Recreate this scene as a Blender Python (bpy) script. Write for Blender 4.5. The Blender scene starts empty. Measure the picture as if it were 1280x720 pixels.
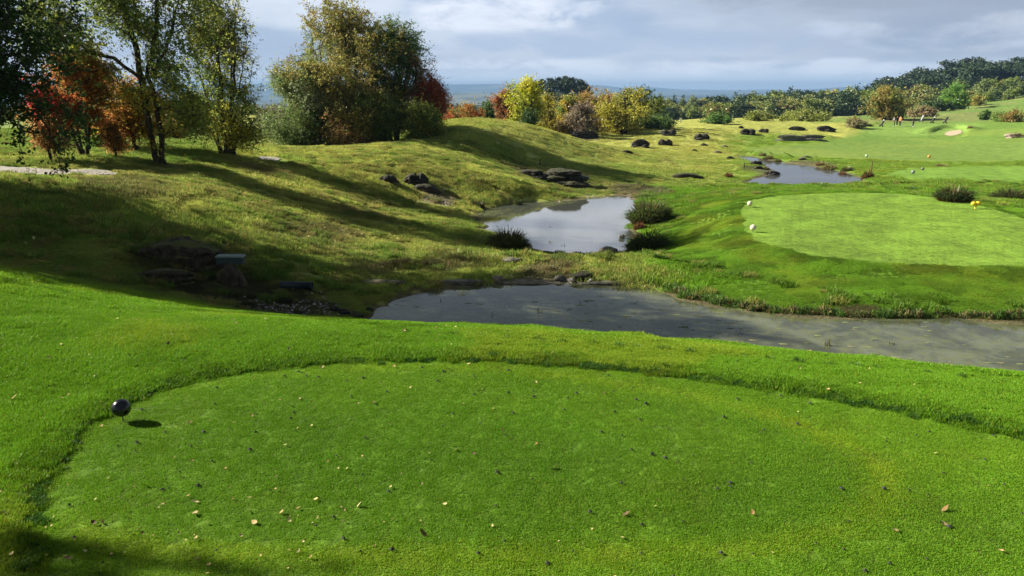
import bpy, math, random
import numpy as np, time
_t0 = time.time()
def tick(s): pass
from mathutils import Vector, Matrix, noise as mnoise

# ---------------------------------------------------------------- scene, camera, light
scn = bpy.context.scene
COL = scn.collection
CAM_Z = 5.0
F_PX = 960.0
PITCH = math.atan(248.0 / F_PX)
cam_d = bpy.data.cameras.new('camera'); cam = bpy.data.objects.new('camera', cam_d); COL.objects.link(cam)
cam.location = (0, 0, CAM_Z); cam.rotation_euler = (math.pi / 2 - PITCH, 0, 0)
cam_d.sensor_width = 36; cam_d.lens = 27.0; cam_d.clip_start = 0.1; cam_d.clip_end = 60000
scn.camera = cam
scn.view_settings.view_transform = 'Standard'; scn.view_settings.look = 'None'
scn.view_settings.exposure = 1.50; scn.view_settings.gamma = 1
scn.cycles.max_bounces = 8; scn.cycles.transparent_max_bounces = 16
scn.cycles.volume_bounces = 0
scn.cycles.sample_clamp_indirect = 4
scn.cycles.use_denoising = True

SUN_AZ = math.radians(-15)      # where shadows run, measured from +X
SUN_EL = math.radians(29.5)
shd = Vector((math.cos(SUN_AZ), math.sin(SUN_AZ), 0))
to_sun = Vector((-shd.x * math.cos(SUN_EL), -shd.y * math.cos(SUN_EL), math.sin(SUN_EL)))
sl = bpy.data.lights.new('sun', 'SUN'); sl.energy = 5.0; sl.angle = math.radians(0.53); sl.color = (1.0, 0.93, 0.80)
so = bpy.data.objects.new('sun', sl); COL.objects.link(so)
so.rotation_euler = to_sun.to_track_quat('Z', 'Y').to_euler(); so.location = (-30, 20, 40)

world = bpy.data.worlds.new('World'); scn.world = world; world.use_nodes = True

def mixf(nt, fac, a, b, blend='MIX'):
    m = nt.nodes.new('ShaderNodeMix'); m.data_type = 'RGBA'; m.blend_type = blend
    m.clamp_factor = True
    for s, v in ((m.inputs[0], fac), (m.inputs[6], a), (m.inputs[7], b)):
        if hasattr(v, 'is_output') or isinstance(v, bpy.types.NodeSocket): nt.links.new(v, s)
        elif isinstance(v, (int, float)): s.default_value = v
        else: s.default_value = (*v[:3], 1)
    return m.outputs[2]
def math_(nt, op, a, b=None, c=None, clamp=False):
    m = nt.nodes.new('ShaderNodeMath'); m.operation = op; m.use_clamp = clamp
    for s, v in zip(m.inputs, (a, b, c)):
        if v is None: continue
        if isinstance(v, bpy.types.NodeSocket): nt.links.new(v, s)
        else: s.default_value = v
    return m.outputs[0]
def rng_(nt, v, a, b, c=0.0, d=1.0, smooth=True):
    m = nt.nodes.new('ShaderNodeMapRange'); m.interpolation_type = 'SMOOTHSTEP' if smooth else 'LINEAR'
    nt.links.new(v, m.inputs[0])
    for i, x in enumerate((a, b, c, d)): m.inputs[i + 1].default_value = x
    return m.outputs[0]
def noise_(nt, vec, scale, detail=4, rough=0.55, dist=0.0, out='Fac'):
    n = nt.nodes.new('ShaderNodeTexNoise'); n.inputs['Scale'].default_value = scale
    n.inputs['Detail'].default_value = detail; n.inputs['Roughness'].default_value = rough
    n.inputs['Distortion'].default_value = dist
    if vec is not None: nt.links.new(vec, n.inputs['Vector'])
    return n.outputs[out]

SKYK = 0.84
def build_world():
    nt = world.node_tree; nt.nodes.clear()
    out = nt.nodes.new('ShaderNodeOutputWorld'); bg = nt.nodes.new('ShaderNodeBackground')
    sky = nt.nodes.new('ShaderNodeTexSky'); sky.sky_type = 'NISHITA'; sky.sun_disc = False
    sky.sun_elevation = SUN_EL
    sky.sun_rotation = math.atan2(to_sun.x, to_sun.y)
    sky.air_density = 1.0; sky.dust_density = 1.0
    bg.inputs['Strength'].default_value = 0.05
    tc = nt.nodes.new('ShaderNodeTexCoord')
    sep = nt.nodes.new('ShaderNodeSeparateXYZ'); nt.links.new(tc.outputs['Generated'], sep.inputs[0])
    z = math_(nt, 'MAXIMUM', sep.outputs[2], 0.0)
    rad = math_(nt, 'SQRT', math_(nt, 'ADD', math_(nt, 'MULTIPLY', sep.outputs[0], sep.outputs[0]), math_(nt, 'MULTIPLY', sep.outputs[1], sep.outputs[1])))
    el = math_(nt, 'DIVIDE', z, math_(nt, 'MAXIMUM', rad, .12)); az = math_(nt, 'ARCTAN2', sep.outputs[0], sep.outputs[1])
    def vec(a, b, c=0.0):
        q = nt.nodes.new('ShaderNodeCombineXYZ')
        for s_, v in zip(q.inputs, (a, b, c)):
            if isinstance(v, bpy.types.NodeSocket): nt.links.new(v, s_)
            else: s_.default_value = v
        return q.outputs[0]
    S = SKYK / 0.05
    P1 = vec(math_(nt, 'MULTIPLY', az, 2.2), math_(nt, 'MULTIPLY', el, 13), 3.7)
    P2 = vec(math_(nt, 'MULTIPLY', az, 9), math_(nt, 'MULTIPLY', el, 27), 1.3)
    n1 = noise_(nt, P1, 1.0, 6, .5, .4); n2 = noise_(nt, P2, 1.0, 8, .60, .2); n3 = noise_(nt, P1, .5, 3, .5)
    blue = tuple(v * S for v in (.180, .228, .320)); grey = tuple(v * S for v in (.300, .335, .400)); pale = tuple(v * S for v in (.41, .43, .475)); dark = tuple(v * S for v in (.150, .172, .215))
    c = mixf(nt, rng_(nt, math_(nt, 'ADD', math_(nt, 'MULTIPLY', n1, .7), math_(nt, 'MULTIPLY', n2, .3)), .40, .56), blue, grey)
    c = mixf(nt, .12, c, sky.outputs[0])
    # heavier cloud towards the upper right, lighter at the left
    c = mixf(nt, math_(nt, 'MULTIPLY', rng_(nt, math_(nt, 'ADD', math_(nt, 'MULTIPLY', az, .35), math_(nt, 'ADD', el, math_(nt, 'MULTIPLY', n1, .12))), .16, .34), .8), c, dark)
    def blob(a0, e0, sa, se, k, col, c):
        da = math_(nt, 'DIVIDE', math_(nt, 'SUBTRACT', az, a0), sa); de = math_(nt, 'DIVIDE', math_(nt, 'SUBTRACT', el, e0), se)
        d = math_(nt, 'ADD', math_(nt, 'MULTIPLY', da, da), math_(nt, 'MULTIPLY', de, de))
        f = math_(nt, 'ADD', d, math_(nt, 'MULTIPLY', math_(nt, 'SUBTRACT', n2, .5), -6.5))
        return mixf(nt, rng_(nt, f, 1.3, -.2, 0.0, k), c, col)
    c = blob(-.03, .088, .11, .020, .75, pale, c)       # the pale heap left of the middle
    c = blob(.07, .098, .06, .012, .55, pale, c)
    c = blob(-.18, .10, .16, .03, .35, pale, c)
    c = blob(.16, .026, .34, .010, .6, pale, c)         # long low bank
    c = blob(-.05, .030, .12, .008, .4, pale, c)
    c = blob(.20, .055, .34, .016, .6, blue, c)
    c = blob(.52, .060, .18, .018, .35, pale, c)
    c = blob(.45, .105, .30, .018, .55, dark, c)
    c = blob(.06, .185, .34, .055, .9, tuple(v * 1.35 for v in pale), c)   # bright bank added unseen above the frame to brighten the middle pond's reflection
    hor = tuple(v * S for v in (.50, .53, .575))
    c = mixf(nt, rng_(nt, el, 0.0, 0.040, 0.75, 0.0), c, hor)
    dim = mixf(nt, rng_(nt, z, 0.24, 0.62), (1, 1, 1), (.34, .35, .36))
    c = mixf(nt, 1.0, c, dim, 'MULTIPLY')
    c = mixf(nt, 1.0, c, mixf(nt, rng_(nt, z, 0.22, 0.30), (1, 1, 1), (.78, .80, .74)), 'MULTIPLY')
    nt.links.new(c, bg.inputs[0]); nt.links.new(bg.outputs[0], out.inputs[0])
build_world()

# ---------------------------------------------------------------- noise and small maths in numpy
def _hash(ix, iy, seed):
    n = (ix.astype(np.int64) * 374761393 + iy.astype(np.int64) * 668265263 + seed * 1274126177) & 0xFFFFFFFF
    n = ((n ^ (n >> 13)) * 1274126177) & 0xFFFFFFFF
    return ((n ^ (n >> 16)) & 0xFFFF) / 65535.0
def vnoise(x, y, seed=0):
    ix = np.floor(x); iy = np.floor(y); fx = x - ix; fy = y - iy
    fx = fx * fx * (3 - 2 * fx); fy = fy * fy * (3 - 2 * fy)
    a = _hash(ix, iy, seed); b = _hash(ix + 1, iy, seed); c = _hash(ix, iy + 1, seed); d = _hash(ix + 1, iy + 1, seed)
    return (a + (b - a) * fx) * (1 - fy) + (c + (d - c) * fx) * fy
def fbm(x, y, scale, octv=4, seed=0, gain=0.5):
    t = 0; amp = 1; tot = 0; s = scale
    for k in range(octv):
        t = t + amp * vnoise(x * s + 17.3 * k, y * s - 9.1 * k, seed + k); tot += amp; amp *= gain; s *= 2.03
    return t / tot
def sst(x, a, b):
    t = np.clip((x - a) / (b - a), 0, 1); return t * t * (3 - 2 * t)
def lerp(a, b, t): return a + (b - a) * t

CP, SP = math.cos(PITCH), math.sin(PITCH)
def ray(px, py):
    u = (px - 640) / F_PX; v = (360 - py) / F_PX
    return np.array([u, CP + v * SP, -SP + v * CP])
def at(px, py, z):
    d = ray(px, py); t = (z - CAM_Z) / d[2]
    return (d[0] * t, d[1] * t)

# ---------------------------------------------------------------- terrain
CTRL = [  # seen pixel and height above the near pond
 (50,600,1.4),(640,452,1.4),(640,700,1.4),(1100,600,1.4),(1280,570,1.4),(0,500,1.42),(300,480,1.4),(1280,720,1.4),(0,720,1.45),
 (400,560,1.4),(850,560,1.4),(-400,600,1.6),(1700,600,1.2),(-500,450,2.2),(1750,520,.9),
 (640,424,1.32),(900,443,1.26),(1280,480,1.15),(450,407,1.30),(300,398,1.38),(100,382,1.48),(0,356,1.66),(-300,336,2.1),
 # hollow behind the near bank and the left slope
 (440,390,.12),(300,385,.5),(200,370,.8),(100,340,1.1),(0,330,1.35),(100,280,1.65),(0,232,2.35),(200,320,1.05),
 (300,290,.9),(250,240,1.6),(400,340,.35),(360,360,.35),(430,270,.35),(350,230,1.1),(195,206,2.0),(280,196,1.9),(140,212,2.1),
 (0,222,2.3),(-300,240,2.6),(-300,190,2.5),(390,190,.9),(480,188,.85),(430,190,.88),(545,182,1.5),(480,245,.1),(560,275,-.5),(450,320,.1),
 (520,330,-.1),(570,343,.1),(60,180,2.0),(200,175,2.0),(330,176,.9),(100,165,1.9),(-300,170,2.2),(600,310,-.45),(620,330,-.2),
 (430,220,.85),(380,215,1.2),(560,300,-.35),
 # ridge, gully, shadowed hollow and the mound behind
 (600,213,.62),(650,232,.15),(695,249,-.62),(540,199,1.18),(500,227,.42),(470,222,.75),(560,247,-.3),(520,215,.8),(590,242,-.25),
 (640,203,.35),(700,214,-.1),(740,232,-.7),(790,230,-.75),
 (605,149,2.6),(565,160,2.35),(520,177,1.75),(650,155,2.3),(690,165,1.6),(735,184,.45),(640,178,1.3),(600,178,1.6),(640,190,.85),(680,188,.65),(760,200,-.35),(850,215,-.85),(900,225,-1.05),
 (750,172,-.7),(800,168,-.8),(820,190,-.7),(880,190,-1.2),(880,158,-1.2),(950,160,-1.2),(830,158,-.9),(920,175,-1.3),
 # dam between the ponds
 (640,335,-.05),(700,335,-.2),(760,340,-.15),(700,350,.1),(560,352,.12),(800,350,.15),
 # right bank, second tee
 (930,262,.48),(1000,243,.5),(1100,243,.5),(1180,262,.5),(1280,290,.5),(1280,330,.48),(1100,325,.5),(1000,290,.5),(960,308,.48),(1500,300,.5),(1500,340,.4),
 (860,258,-.25),(830,250,-.62),(830,275,-.55),(850,310,-.1),(830,345,.12),(900,300,.25),(880,350,.12),(1000,380,.15),(1280,388,.15),(820,310,-.5),
 (920,238,-.4),(1600,380,.1),
 (1050,234,-1.05),(1200,238,-1.2),(1280,242,-1.15),(1450,245,-1.1),
 # third tee, fairway, green
 (1130,218,-1.0),(1200,222,-.95),(1280,222,-.95),(1200,210,-.95),(1280,210,-.95),(1450,215,-.9),
 (1000,200,-1.25),(1090,205,-1.35),(1200,203,-1.45),(1280,203,-1.4),(1100,190,-1.8),(1000,190,-1.7),(1100,180,-1.9),(1280,185,-1.5),(1200,180,-1.75),
 (1120,159,-1.35),(1060,165,-1.7),(1190,160,-1.3),(1190,172,-1.75),(1280,165,-1.0),(1450,165,.4),
 (1000,150,-1.4),(1080,152,-1.4),(1150,150,-1.1),(1220,138,-.1),(1280,134,.4),(1180,142,-.5),(1400,130,1.6),(1240,150,-.6),
 (780,160,-.6),(850,153,-1.0),
]
PTS = [(*at(a, b, z), z) for a, b, z in CTRL]
PTS += [(-30,0,3.2),(30,0,2.6),(0,0,3.35),(-8,1,3.0),(8,1,3.0),(0,3.4,1.9),(-3,3.4,1.9),(3,3.4,1.9),(-40,20,3.2),(-60,60,2.4),(-15,8,2.0),(-20,14,2.4),
        (0,-5,3.5),(-14,-5,3.4),(14,-5,3.2),(60,20,1.0),(45,10,1.2),(-60,150,0),(-20,130,-1.2),(20,200,-3.0),(60,220,-3),(-150,180,-3),(-60,95,-.8),(-40,90,-.8),(-25,90,-.6),(-75,110,-1.5),(-12,110,-.9),(-4,92,-.5),(6,92,-.8),(-15,92,-.2),(0,80,-.3),(8,80,-.8),(-8,78,.3),(-100,70,1),(170,200,2),(120,60,0)]
PTS = np.array(PTS)
def _uv(x, y):
    yy = np.maximum(y, -5.5) + 8
    return x / yy, np.log(yy)
_cu, _cv = _uv(PTS[:, 0], PTS[:, 1])
def _k(r2): return 0.5 * r2 * np.log(r2 + 1e-9)
def _solve():
    n = len(PTS)
    K = _k((_cu[:, None] - _cu[None]) ** 2 + (_cv[:, None] - _cv[None]) ** 2) + np.eye(n) * 2e-4
    Pm = np.stack([np.ones(n), _cu, _cv], 1)
    A = np.zeros((n + 3, n + 3)); A[:n, :n] = K; A[:n, n:] = Pm; A[n:, :n] = Pm.T
    return np.linalg.solve(A, np.concatenate([PTS[:, 2], np.zeros(3)]))
_W = _solve()
def tps(x, y):
    u, v = _uv(x, y); out = np.empty(u.shape); n = len(PTS)
    for s in range(0, u.size, 40000):
        uu = u[s:s + 40000]; vv = v[s:s + 40000]
        out[s:s + 40000] = _k((uu[:, None] - _cu) ** 2 + (vv[:, None] - _cv) ** 2) @ _W[:n] + _W[n] + _W[n + 1] * uu + _W[n + 2] * vv
    return out

def wpoly(pts, z): return np.array([at(a, b, z) for a, b in pts])
def chaikin(p, k=2):
    for _ in range(k):
        q = np.roll(p, -1, 0); p = np.stack([.75 * p + .25 * q, .25 * p + .75 * q], 1).reshape(-1, 2)
    return p
def sdist(x, y, poly):
    """signed distance to a polygon, positive inside"""
    out = np.full(x.shape, -1e3)
    mn = poly.min(0) - 12; mx = poly.max(0) + 12
    m = (x > mn[0]) & (x < mx[0]) & (y > mn[1]) & (y < mx[1])
    xs, ys = x[m], y[m]
    if xs.size == 0: return out
    d2 = np.full(xs.shape, 1e9); ins = np.zeros(xs.shape, bool)
    for i in range(len(poly)):
        ax, ay = poly[i]; bx, by = poly[(i + 1) % len(poly)]
        ex, ey = bx - ax, by - ay
        t = np.clip(((xs - ax) * ex + (ys - ay) * ey) / (ex * ex + ey * ey + 1e-12), 0, 1)
        d2 = np.minimum(d2, (xs - ax - t * ex) ** 2 + (ys - ay - t * ey) ** 2)
        if ay != by:
            c = ((ay > ys) != (by > ys)) & (xs < (bx - ax) * (ys - ay) / (by - ay) + ax)
            ins ^= c
    d = np.sqrt(d2); out[m] = np.where(ins, d, -d)
    return out

POND = [  # water level, outline, wobble
 (0.0, chaikin(wpoly([(452,398),(478,382),(520,363),(580,356),(700,352),(800,355),(860,374),(950,390),(1100,397),(1280,401),(1600,404),(1900,470),(1800,560),(1500,515),(1280,497),(1100,478),(900,458),(640,434),(480,416)], 0.0)), 0.0, .30),
 (-.8, chaikin(wpoly([(590,264),(640,254),(700,251),(740,247),(795,243),(800,262),(793,300),(800,318),(740,321),(690,316),(655,309),(600,290)], -.8)), -.8, .35),
 (-1.2, chaikin(wpoly([(918,231),(945,222),(962,217),(962,211),(945,203),(915,197),(920,194),(950,197),(985,205),(1025,208),(1082,222),(1075,229),(1000,233)], -1.2)), -1.2, .35),
]
TEE1 = chaikin(wpoly([(38,660),(46,610),(85,545),(150,503),(250,470),(400,453),(560,448),(700,455),(850,469),(1000,489),(1150,517),(1280,546),(1500,605),(1500,900),(900,1000),(200,900),(40,730)], 1.4))
TEE1IN = chaikin(wpoly([(60,620),(95,560),(160,508),(300,472),(560,455),(800,485),(980,525),(1095,580),(1090,625),(1000,668),(800,684),(560,688),(300,686),(120,672)], 1.4))
TEE2 = chaikin(wpoly([(928,250),(1000,242),(1100,240),(1180,247),(1240,260),(1290,276),(1400,310),(1400,335),(1280,334),(1150,331),(1050,325),(970,311),(935,297),(925,270)], .5))
TEE3 = chaikin(wpoly([(1120,213),(1180,209),(1300,208),(1450,215),(1450,226),(1280,226),(1180,225),(1100,220)], -.95))
FAIR = chaikin(wpoly([(925,187),(980,182),(1040,176),(1070,166),(1085,159),(1150,153),(1240,152),(1450,158),(1450,200),(1280,203),(1180,203),(1100,200),(1040,197),(960,195)], -1.6))
GREEN = chaikin(wpoly([(1070,163),(1095,157),(1160,155),(1215,156),(1235,160),(1200,164),(1130,167)], -1.35))
PATH = wpoly([(-300,236),(0,219),(60,218.5),(130,214),(150,211.5),(140,208.5),(60,210.5),(0,212),(-300,224)], 2.25)
PATH2 = wpoly([(318,199),(350,197),(352,194),(325,195)], 1.75)
BUNK = chaikin(wpoly([(1158,168),(1168,163),(1190,161),(1206,163),(1210,168),(1185,172)], -1.5))

def farH(x, y):
    u = x / np.maximum(y, 1)
    plateau = -7 + 13.5 * sst(u, .40, .74) + 5 * sst(u, .5, .75) * sst(y, 330, 520) - 3 * sst(-u, 0, .5)
    low = -85 + 26 * (fbm(x, y, 1 / 1700., 4, 5) - .5) * 2
    z = lerp(plateau, low, sst(y, 620, 1600))
    hummock = 11.5 * np.exp(-((x - 22) / 20) ** 2 - ((y - 400) / 60) ** 2)
    z = z + hummock
    ridge = (62 + 100 * sst(fbm(x, y, 1 / 3300., 4, 11), .33, .66)) * sst(y, 8200, 11500)
    ridge2 = 62 * sst(y, 4800, 6000) * (1 - sst(y, 6200, 7800)) * sst(fbm(x, y, 1 / 2600., 3, 21), .42, .7)
    return z + ridge + ridge2
def H(x, y, micro=True):
    x = np.atleast_1d(np.asarray(x, float)); y = np.atleast_1d(np.asarray(y, float))
    shp = x.shape; x = x.ravel(); y = y.ravel()
    w = sst(y, 185, 300)
    z = np.zeros(x.shape)
    m = w < 1
    z[m] = np.clip(tps(x[m], y[m]), -4, 7)
    m2 = w > 0
    z[m2] = lerp(z[m2], farH(x[m2], y[m2]), w[m2])
    # mown plateaus are level
    for poly, lev, soft in ((TEE1, 1.4, .8), (TEE2, .5, 1.2), (TEE3, -.95, 1.5)):
        s = sdist(x, y, poly); z = lerp(z, lev + .02 * (fbm(x, y, .35, 2, 3) - .5), sst(s, -soft, 0.0))
    s1 = sdist(x, y, TEE1)
    z = z + .035 * sst(-s1, .0, .12) * (1 - sst(-s1, 1.0, 3.0)) * (s1 > -50)
    # rolling unevenness of unmown ground
    rough = (1 - sst(s1, -.5, 0)) * (1 - sst(sdist(x, y, TEE2), -.6, 0)) * (1 - sst(sdist(x, y, TEE3), -.6, 0)) * (1 - .8 * sst(sdist(x, y, FAIR), -2, 0))
    z = z + rough * ((fbm(x, y, .45, 3, 31) - .5) * .16 * sst(y, 8, 20) * (1 - .6 * sst(sdist(x, y, TEE2), -4.6, -3.2)) + (fbm(x, y, 2.2, 3, 41) - .5) * (.05 + .09 * sst(y, 15, 20) * (1 - .85 * sst(sdist(x, y, TEE2), -4.6, -3.2)))) * (y < 700)
    z = z + rough * (fbm(x, y, .09, 3, 71) - .5) * 1.5 * sst(y, 70, 105) * (y < 300)
    # bunker bowl
    sb = sdist(x, y, BUNK); yb = at(1180, 167, -1.7)[1]
    z = z + .55 * np.exp(-((sb + .9) / 1.3) ** 2) * sst(y, yb - 1, yb + 3)
    z = lerp(z, -1.72 + .03 * (y - yb) + .02 * (x - 66), sst(sb, -.35, .5))
    # ponds
    for lev, poly, _, dep in POND:
        wob = (fbm(x, y, .9, 3, 51) - .5) * .8
        s = sdist(x, y, poly) + wob
        shore = lev + .02 + np.clip(-s, 0, 3) * (.12 + .1 * fbm(x, y, 1.5, 2, 6))
        wgt = np.exp(-(np.clip(-s, 0, 99) / 1.1) ** 2)
        outz = lerp(z, shore, wgt * .9)
        outz = np.where(-s < 2.5, np.maximum(outz, lev + .03 + .5 * (shore - lev - .02)), outz)
        inz = lev + .02 - np.clip(s * .35, 0, 1) * (dep + .02) + (fbm(x, y, 1.3, 3, 8) - .5) * .12 * sst(s, .3, 1)
        z = np.where(s < 0, outz, inz)
    return z.reshape(shp)
def h1(x, y): return float(H([x], [y])[0])
_T = np.concatenate([np.geomspace(4, 400, 420)])
_cache = {}
def on(px, py):
    """where the line of sight through a pixel first meets the ground"""
    if (px, py) in _cache: return _cache[(px, py)]
    d = ray(px, py)
    xs, ys, zs = d[0] * _T, d[1] * _T, CAM_Z + d[2] * _T
    k = H(xs, ys) > zs
    i = int(np.argmax(k)) if k.any() else len(_T) - 1
    a, b = _T[max(i - 1, 0)], _T[i]
    tt = np.linspace(a, b, 20); kk = H(d[0] * tt, d[1] * tt) > CAM_Z + d[2] * tt
    t = tt[int(np.argmax(kk))] if kk.any() else b
    x, y = d[0] * t, d[1] * t
    r = Vector((x, y, h1(x, y))); _cache[(px, py)] = r
    return r
def mpp(y): return y / F_PX      # metres per photo pixel at distance y
GRASS=True
TREES=True
# ---------------------------------------------------------------- helpers for objects
def tag(o, label=None, cat=None, group=None, kind=None):
    if label: o['label'] = label
    if cat:
        o['category'] = cat
        if not kind: o['kind'] = 'thing'
    if group: o['group'] = group
    if kind: o['kind'] = kind
    return o
def mesh_np(name, V, Fs, mats=(), parent=None, smooth=False, colors=None, midx=None, loc=None):
    """V (n,3), Fs an (m,k) array or list of such arrays"""
    if not isinstance(Fs, list): Fs = [Fs]
    me = bpy.data.meshes.new(name)
    V = np.asarray(V, np.float32)
    me.vertices.add(len(V)); me.vertices.foreach_set('co', V.ravel())
    nl = sum(f.size for f in Fs); npoly = sum(len(f) for f in Fs)
    me.loops.add(nl); me.polygons.add(npoly)
    me.loops.foreach_set('vertex_index', np.concatenate([np.asarray(f, np.int32).ravel() for f in Fs]))
    tot = np.concatenate([np.full(len(f), f.shape[1], np.int32) for f in Fs])
    st = np.concatenate([[0], np.cumsum(tot)[:-1]]).astype(np.int32)
    me.polygons.foreach_set('loop_start', st); me.polygons.foreach_set('loop_total', tot)
    if midx is not None: me.polygons.foreach_set('material_index', np.asarray(midx, np.int32))
    me.polygons.foreach_set('use_smooth', np.full(npoly, smooth))
    me.update(calc_edges=True)
    if colors is not None:
        a = me.color_attributes.new('Col', 'FLOAT_COLOR', 'POINT')
        c = np.ones((len(V), 4), np.float32); c[:, :colors.shape[1]] = colors
        a.data.foreach_set('color', c.ravel())
    for m in (mats if isinstance(mats, (list, tuple)) else [mats]): me.materials.append(m)
    o = bpy.data.objects.new(name, me); COL.objects.link(o)
    if parent: o.parent = parent
    if loc is not None: o.location = loc
    return o
def empty(name, loc, label=None, cat=None, group=None):
    o = bpy.data.objects.new(name, None); COL.objects.link(o); o.location = loc; o.empty_display_size = .3
    return tag(o, label, cat, group)
def mat(name, rough=.8, spec=.3):
    m = bpy.data.materials.new(name); m.use_nodes = True
    b = m.node_tree.nodes['Principled BSDF']; b.inputs['Roughness'].default_value = rough
    b.inputs['Specular IOR Level'].default_value = spec
    return m, m.node_tree, b
def bump_(nt, h, strength, dist, normal_to):
    b = nt.nodes.new('ShaderNodeBump'); b.inputs['Strength'].default_value = strength; b.inputs['Distance'].default_value = dist
    nt.links.new(h, b.inputs['Height']); nt.links.new(b.outputs[0], normal_to); return b
def pos_(nt): return nt.nodes.new('ShaderNodeNewGeometry').outputs['Position']
def attr_(nt, name, typ='GEOMETRY'):
    a = nt.nodes.new('ShaderNodeAttribute'); a.attribute_name = name; a.attribute_type = typ; return a

# ---------------------------------------------------------------- ground colour, one function for soil and blades
def C3(*v): return np.array(v, float)
K_TEE = C3(.126, .262, .014); K_ROUGH = C3(.118, .250, .012); K_SLOPE = C3(.290, .325, .068); K_SLOPEG = C3(.185, .265, .042)
K_FAIR = C3(.125, .215, .035); K_STRAW = C3(.30, .24, .08); K_SOIL = C3(.085, .062, .038); K_FOREST = C3(.030, .045, .022)
def gcol(x, y, z=None):
    n1 = fbm(x, y, .10, 4, 101)[:, None]; n2 = fbm(x, y, .55, 4, 111)[:, None]; n3 = fbm(x, y, 2.4, 3, 121)[:, None]; n4 = fbm(x, y, .035, 3, 131)[:, None]
    s1 = sdist(x, y, TEE1)[:, None]; s1i = sdist(x, y, TEE1IN)[:, None]; s2 = sdist(x, y, TEE2)[:, None]; s3 = sdist(x, y, TEE3)[:, None]
    sf = (sdist(x, y, FAIR))[:, None]; sg = sdist(x, y, GREEN)[:, None]; sp = sdist(x, y, POND[0][1])[:, None]
    X, Y = x[:, None], y[:, None]
    # dry, mossy slope everywhere at first
    c = lerp(K_SLOPE, K_SLOPEG, sst(n2 * .6 + n1 * .5, .42, .66))
    c = lerp(c, K_STRAW * .75, .5 * sst(n3 * .6 + n2 * .5, .57, .70)); c = lerp(c, c * .78, .7 * sst(fbm(x, y, 1.4, 3, 151)[:, None] * .6 + n1 * .4, .52, .64))
    c = lerp(c, K_SLOPE * C3(1.15, 1.02, 1.1), .6 * sst(Y, 50, 90))
    # left lawn beyond the path is greener
    c = lerp(c, C3(.12, .21, .03), .7 * sst(-X / np.maximum(Y, 1), .33, .42) * sst(Y, 30, 36))
    # watered ground: near bank, second tee surround, right side
    rb = sst(X - (.118 * Y + 1.2 + 1.5 * (n2 - .5)), -.5, .8) * sst(Y, 13, 16) * (1 - sst(Y, 46, 50))
    rb2 = sst(X - (13.0 + .29 * (Y - 48)) + 6 * (n2 - .5), -2, 2) * sst(Y, 44, 50) * (1 - sst(Y, 105, 120) * (1 - sst(X / np.maximum(Y, 1), .44, .50)))
    bankw = 1 - sst(Y + .16 * X, 13.0, 14.6)
    g = lerp(K_ROUGH, K_ROUGH * C3(1.45, 1.06, 1.3), sst(n2, .5, .72))
    g = lerp(g, K_ROUGH * .72, .7 * sst(n3, .55, .75))
    c = lerp(c, g * C3(.86, .84, 1.1), np.clip(rb + rb2 * .8, 0, 1)); c = lerp(c, g, bankw)
    # bare mud by the waters
    for lev, poly, _, dep in POND:
        s = sdist(x, y, poly)[:, None]
        c = lerp(c, K_SOIL * 1.1, sst(s + (n3 - .5) * .9, -.28, -.02) * .9)
        bed = lerp(C3(.10, .095, .05), C3(.21, .19, .115), sst(n2 * .5 + n3 * .5, .42, .62))
        bed = lerp(bed, C3(.055, .07, .02), .6 * sst(n3, .52, .66))
        c = lerp(c, bed, sst(s, .05, .5))
    # dirt and litter patches on the near slope
    for (ax, ay, r, k) in LITTER:
        dd = np.sqrt((X - ax) ** 2 + ((Y - ay) * .7) ** 2) + (n3 - .5) * r * 1.2 + (n2 - .5) * r
        c = lerp(c, k, .8 * (1 - sst(dd, r * .4, r)))
    # mown surfaces
    t = lerp(K_TEE, K_TEE * C3(1.16, 1.05, 1.0), sst(n2 * .5 + n1 * .5, .42, .64)); t = lerp(t, K_TEE * C3(.86, .91, .9), .6 * sst(n1 * .6 + n3 * .4, .45, .68))
    stripe = .5 + .5 * np.sin((X * .25 + Y) * 1.9 + n1 * 2)
    t = t * (1 - .10 * stripe)
    c = lerp(c, c * .55, np.exp(-((s1 + .07 + .05 * (n3 - .5)) / .075) ** 2) * .9)  # ring at the tee lip darkened: thicker grass plus painted edge shade
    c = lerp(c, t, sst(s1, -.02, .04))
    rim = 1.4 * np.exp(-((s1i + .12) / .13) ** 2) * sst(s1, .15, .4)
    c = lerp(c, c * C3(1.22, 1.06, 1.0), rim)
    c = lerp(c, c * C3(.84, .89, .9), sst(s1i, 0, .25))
    t2 = K_TEE * C3(1.12, .92, 1.9) * (.92 + .16 * n1)
    t2 = t2 * (1 + .10 * sst(np.sin((X * .9 - Y * .45) * .9), -.3, .3)) * (1 - .12 * n2)
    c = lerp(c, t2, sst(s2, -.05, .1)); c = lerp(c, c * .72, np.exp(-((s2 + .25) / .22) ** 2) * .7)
    c = lerp(c, t2 * C3(1.0, 1.04, 1.3), sst(s3, -.1, .2))
    fa = lerp(K_FAIR, K_FAIR * C3(1.25, 1.1, 1.1), sst(n1, .45, .65)); fa = lerp(fa, fa * C3(1.2, 1.0, 1.2), .5 * sst(n4, .4, .6))
    c = lerp(c, fa, sst(sf + (n2 - .5) * 2, -1.5, 1.5))
    c = lerp(c, C3(.165, .265, .05), sst(sg, -1, 1))
    # hill pasture behind the green, then woods and the far lowland
    c = lerp(c, lerp(C3(.17, .20, .06), C3(.12, .2, .04), sst(n1, .4, .6)), sst(Y, 140, 155) * sst(X / Y, .35, .45))
    n5 = fbm(x, y, 1 / 420., 4, 141)[:, None]
    c = lerp(c, lerp(K_FOREST, C3(.13, .13, .07), sst(n5, .56, .64)), sst(Y, 300, 480))
    c = lerp(c, K_FOREST * .9, sst(Y, 250, 300) * (1 - sst(Y, 600, 900)))
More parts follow.
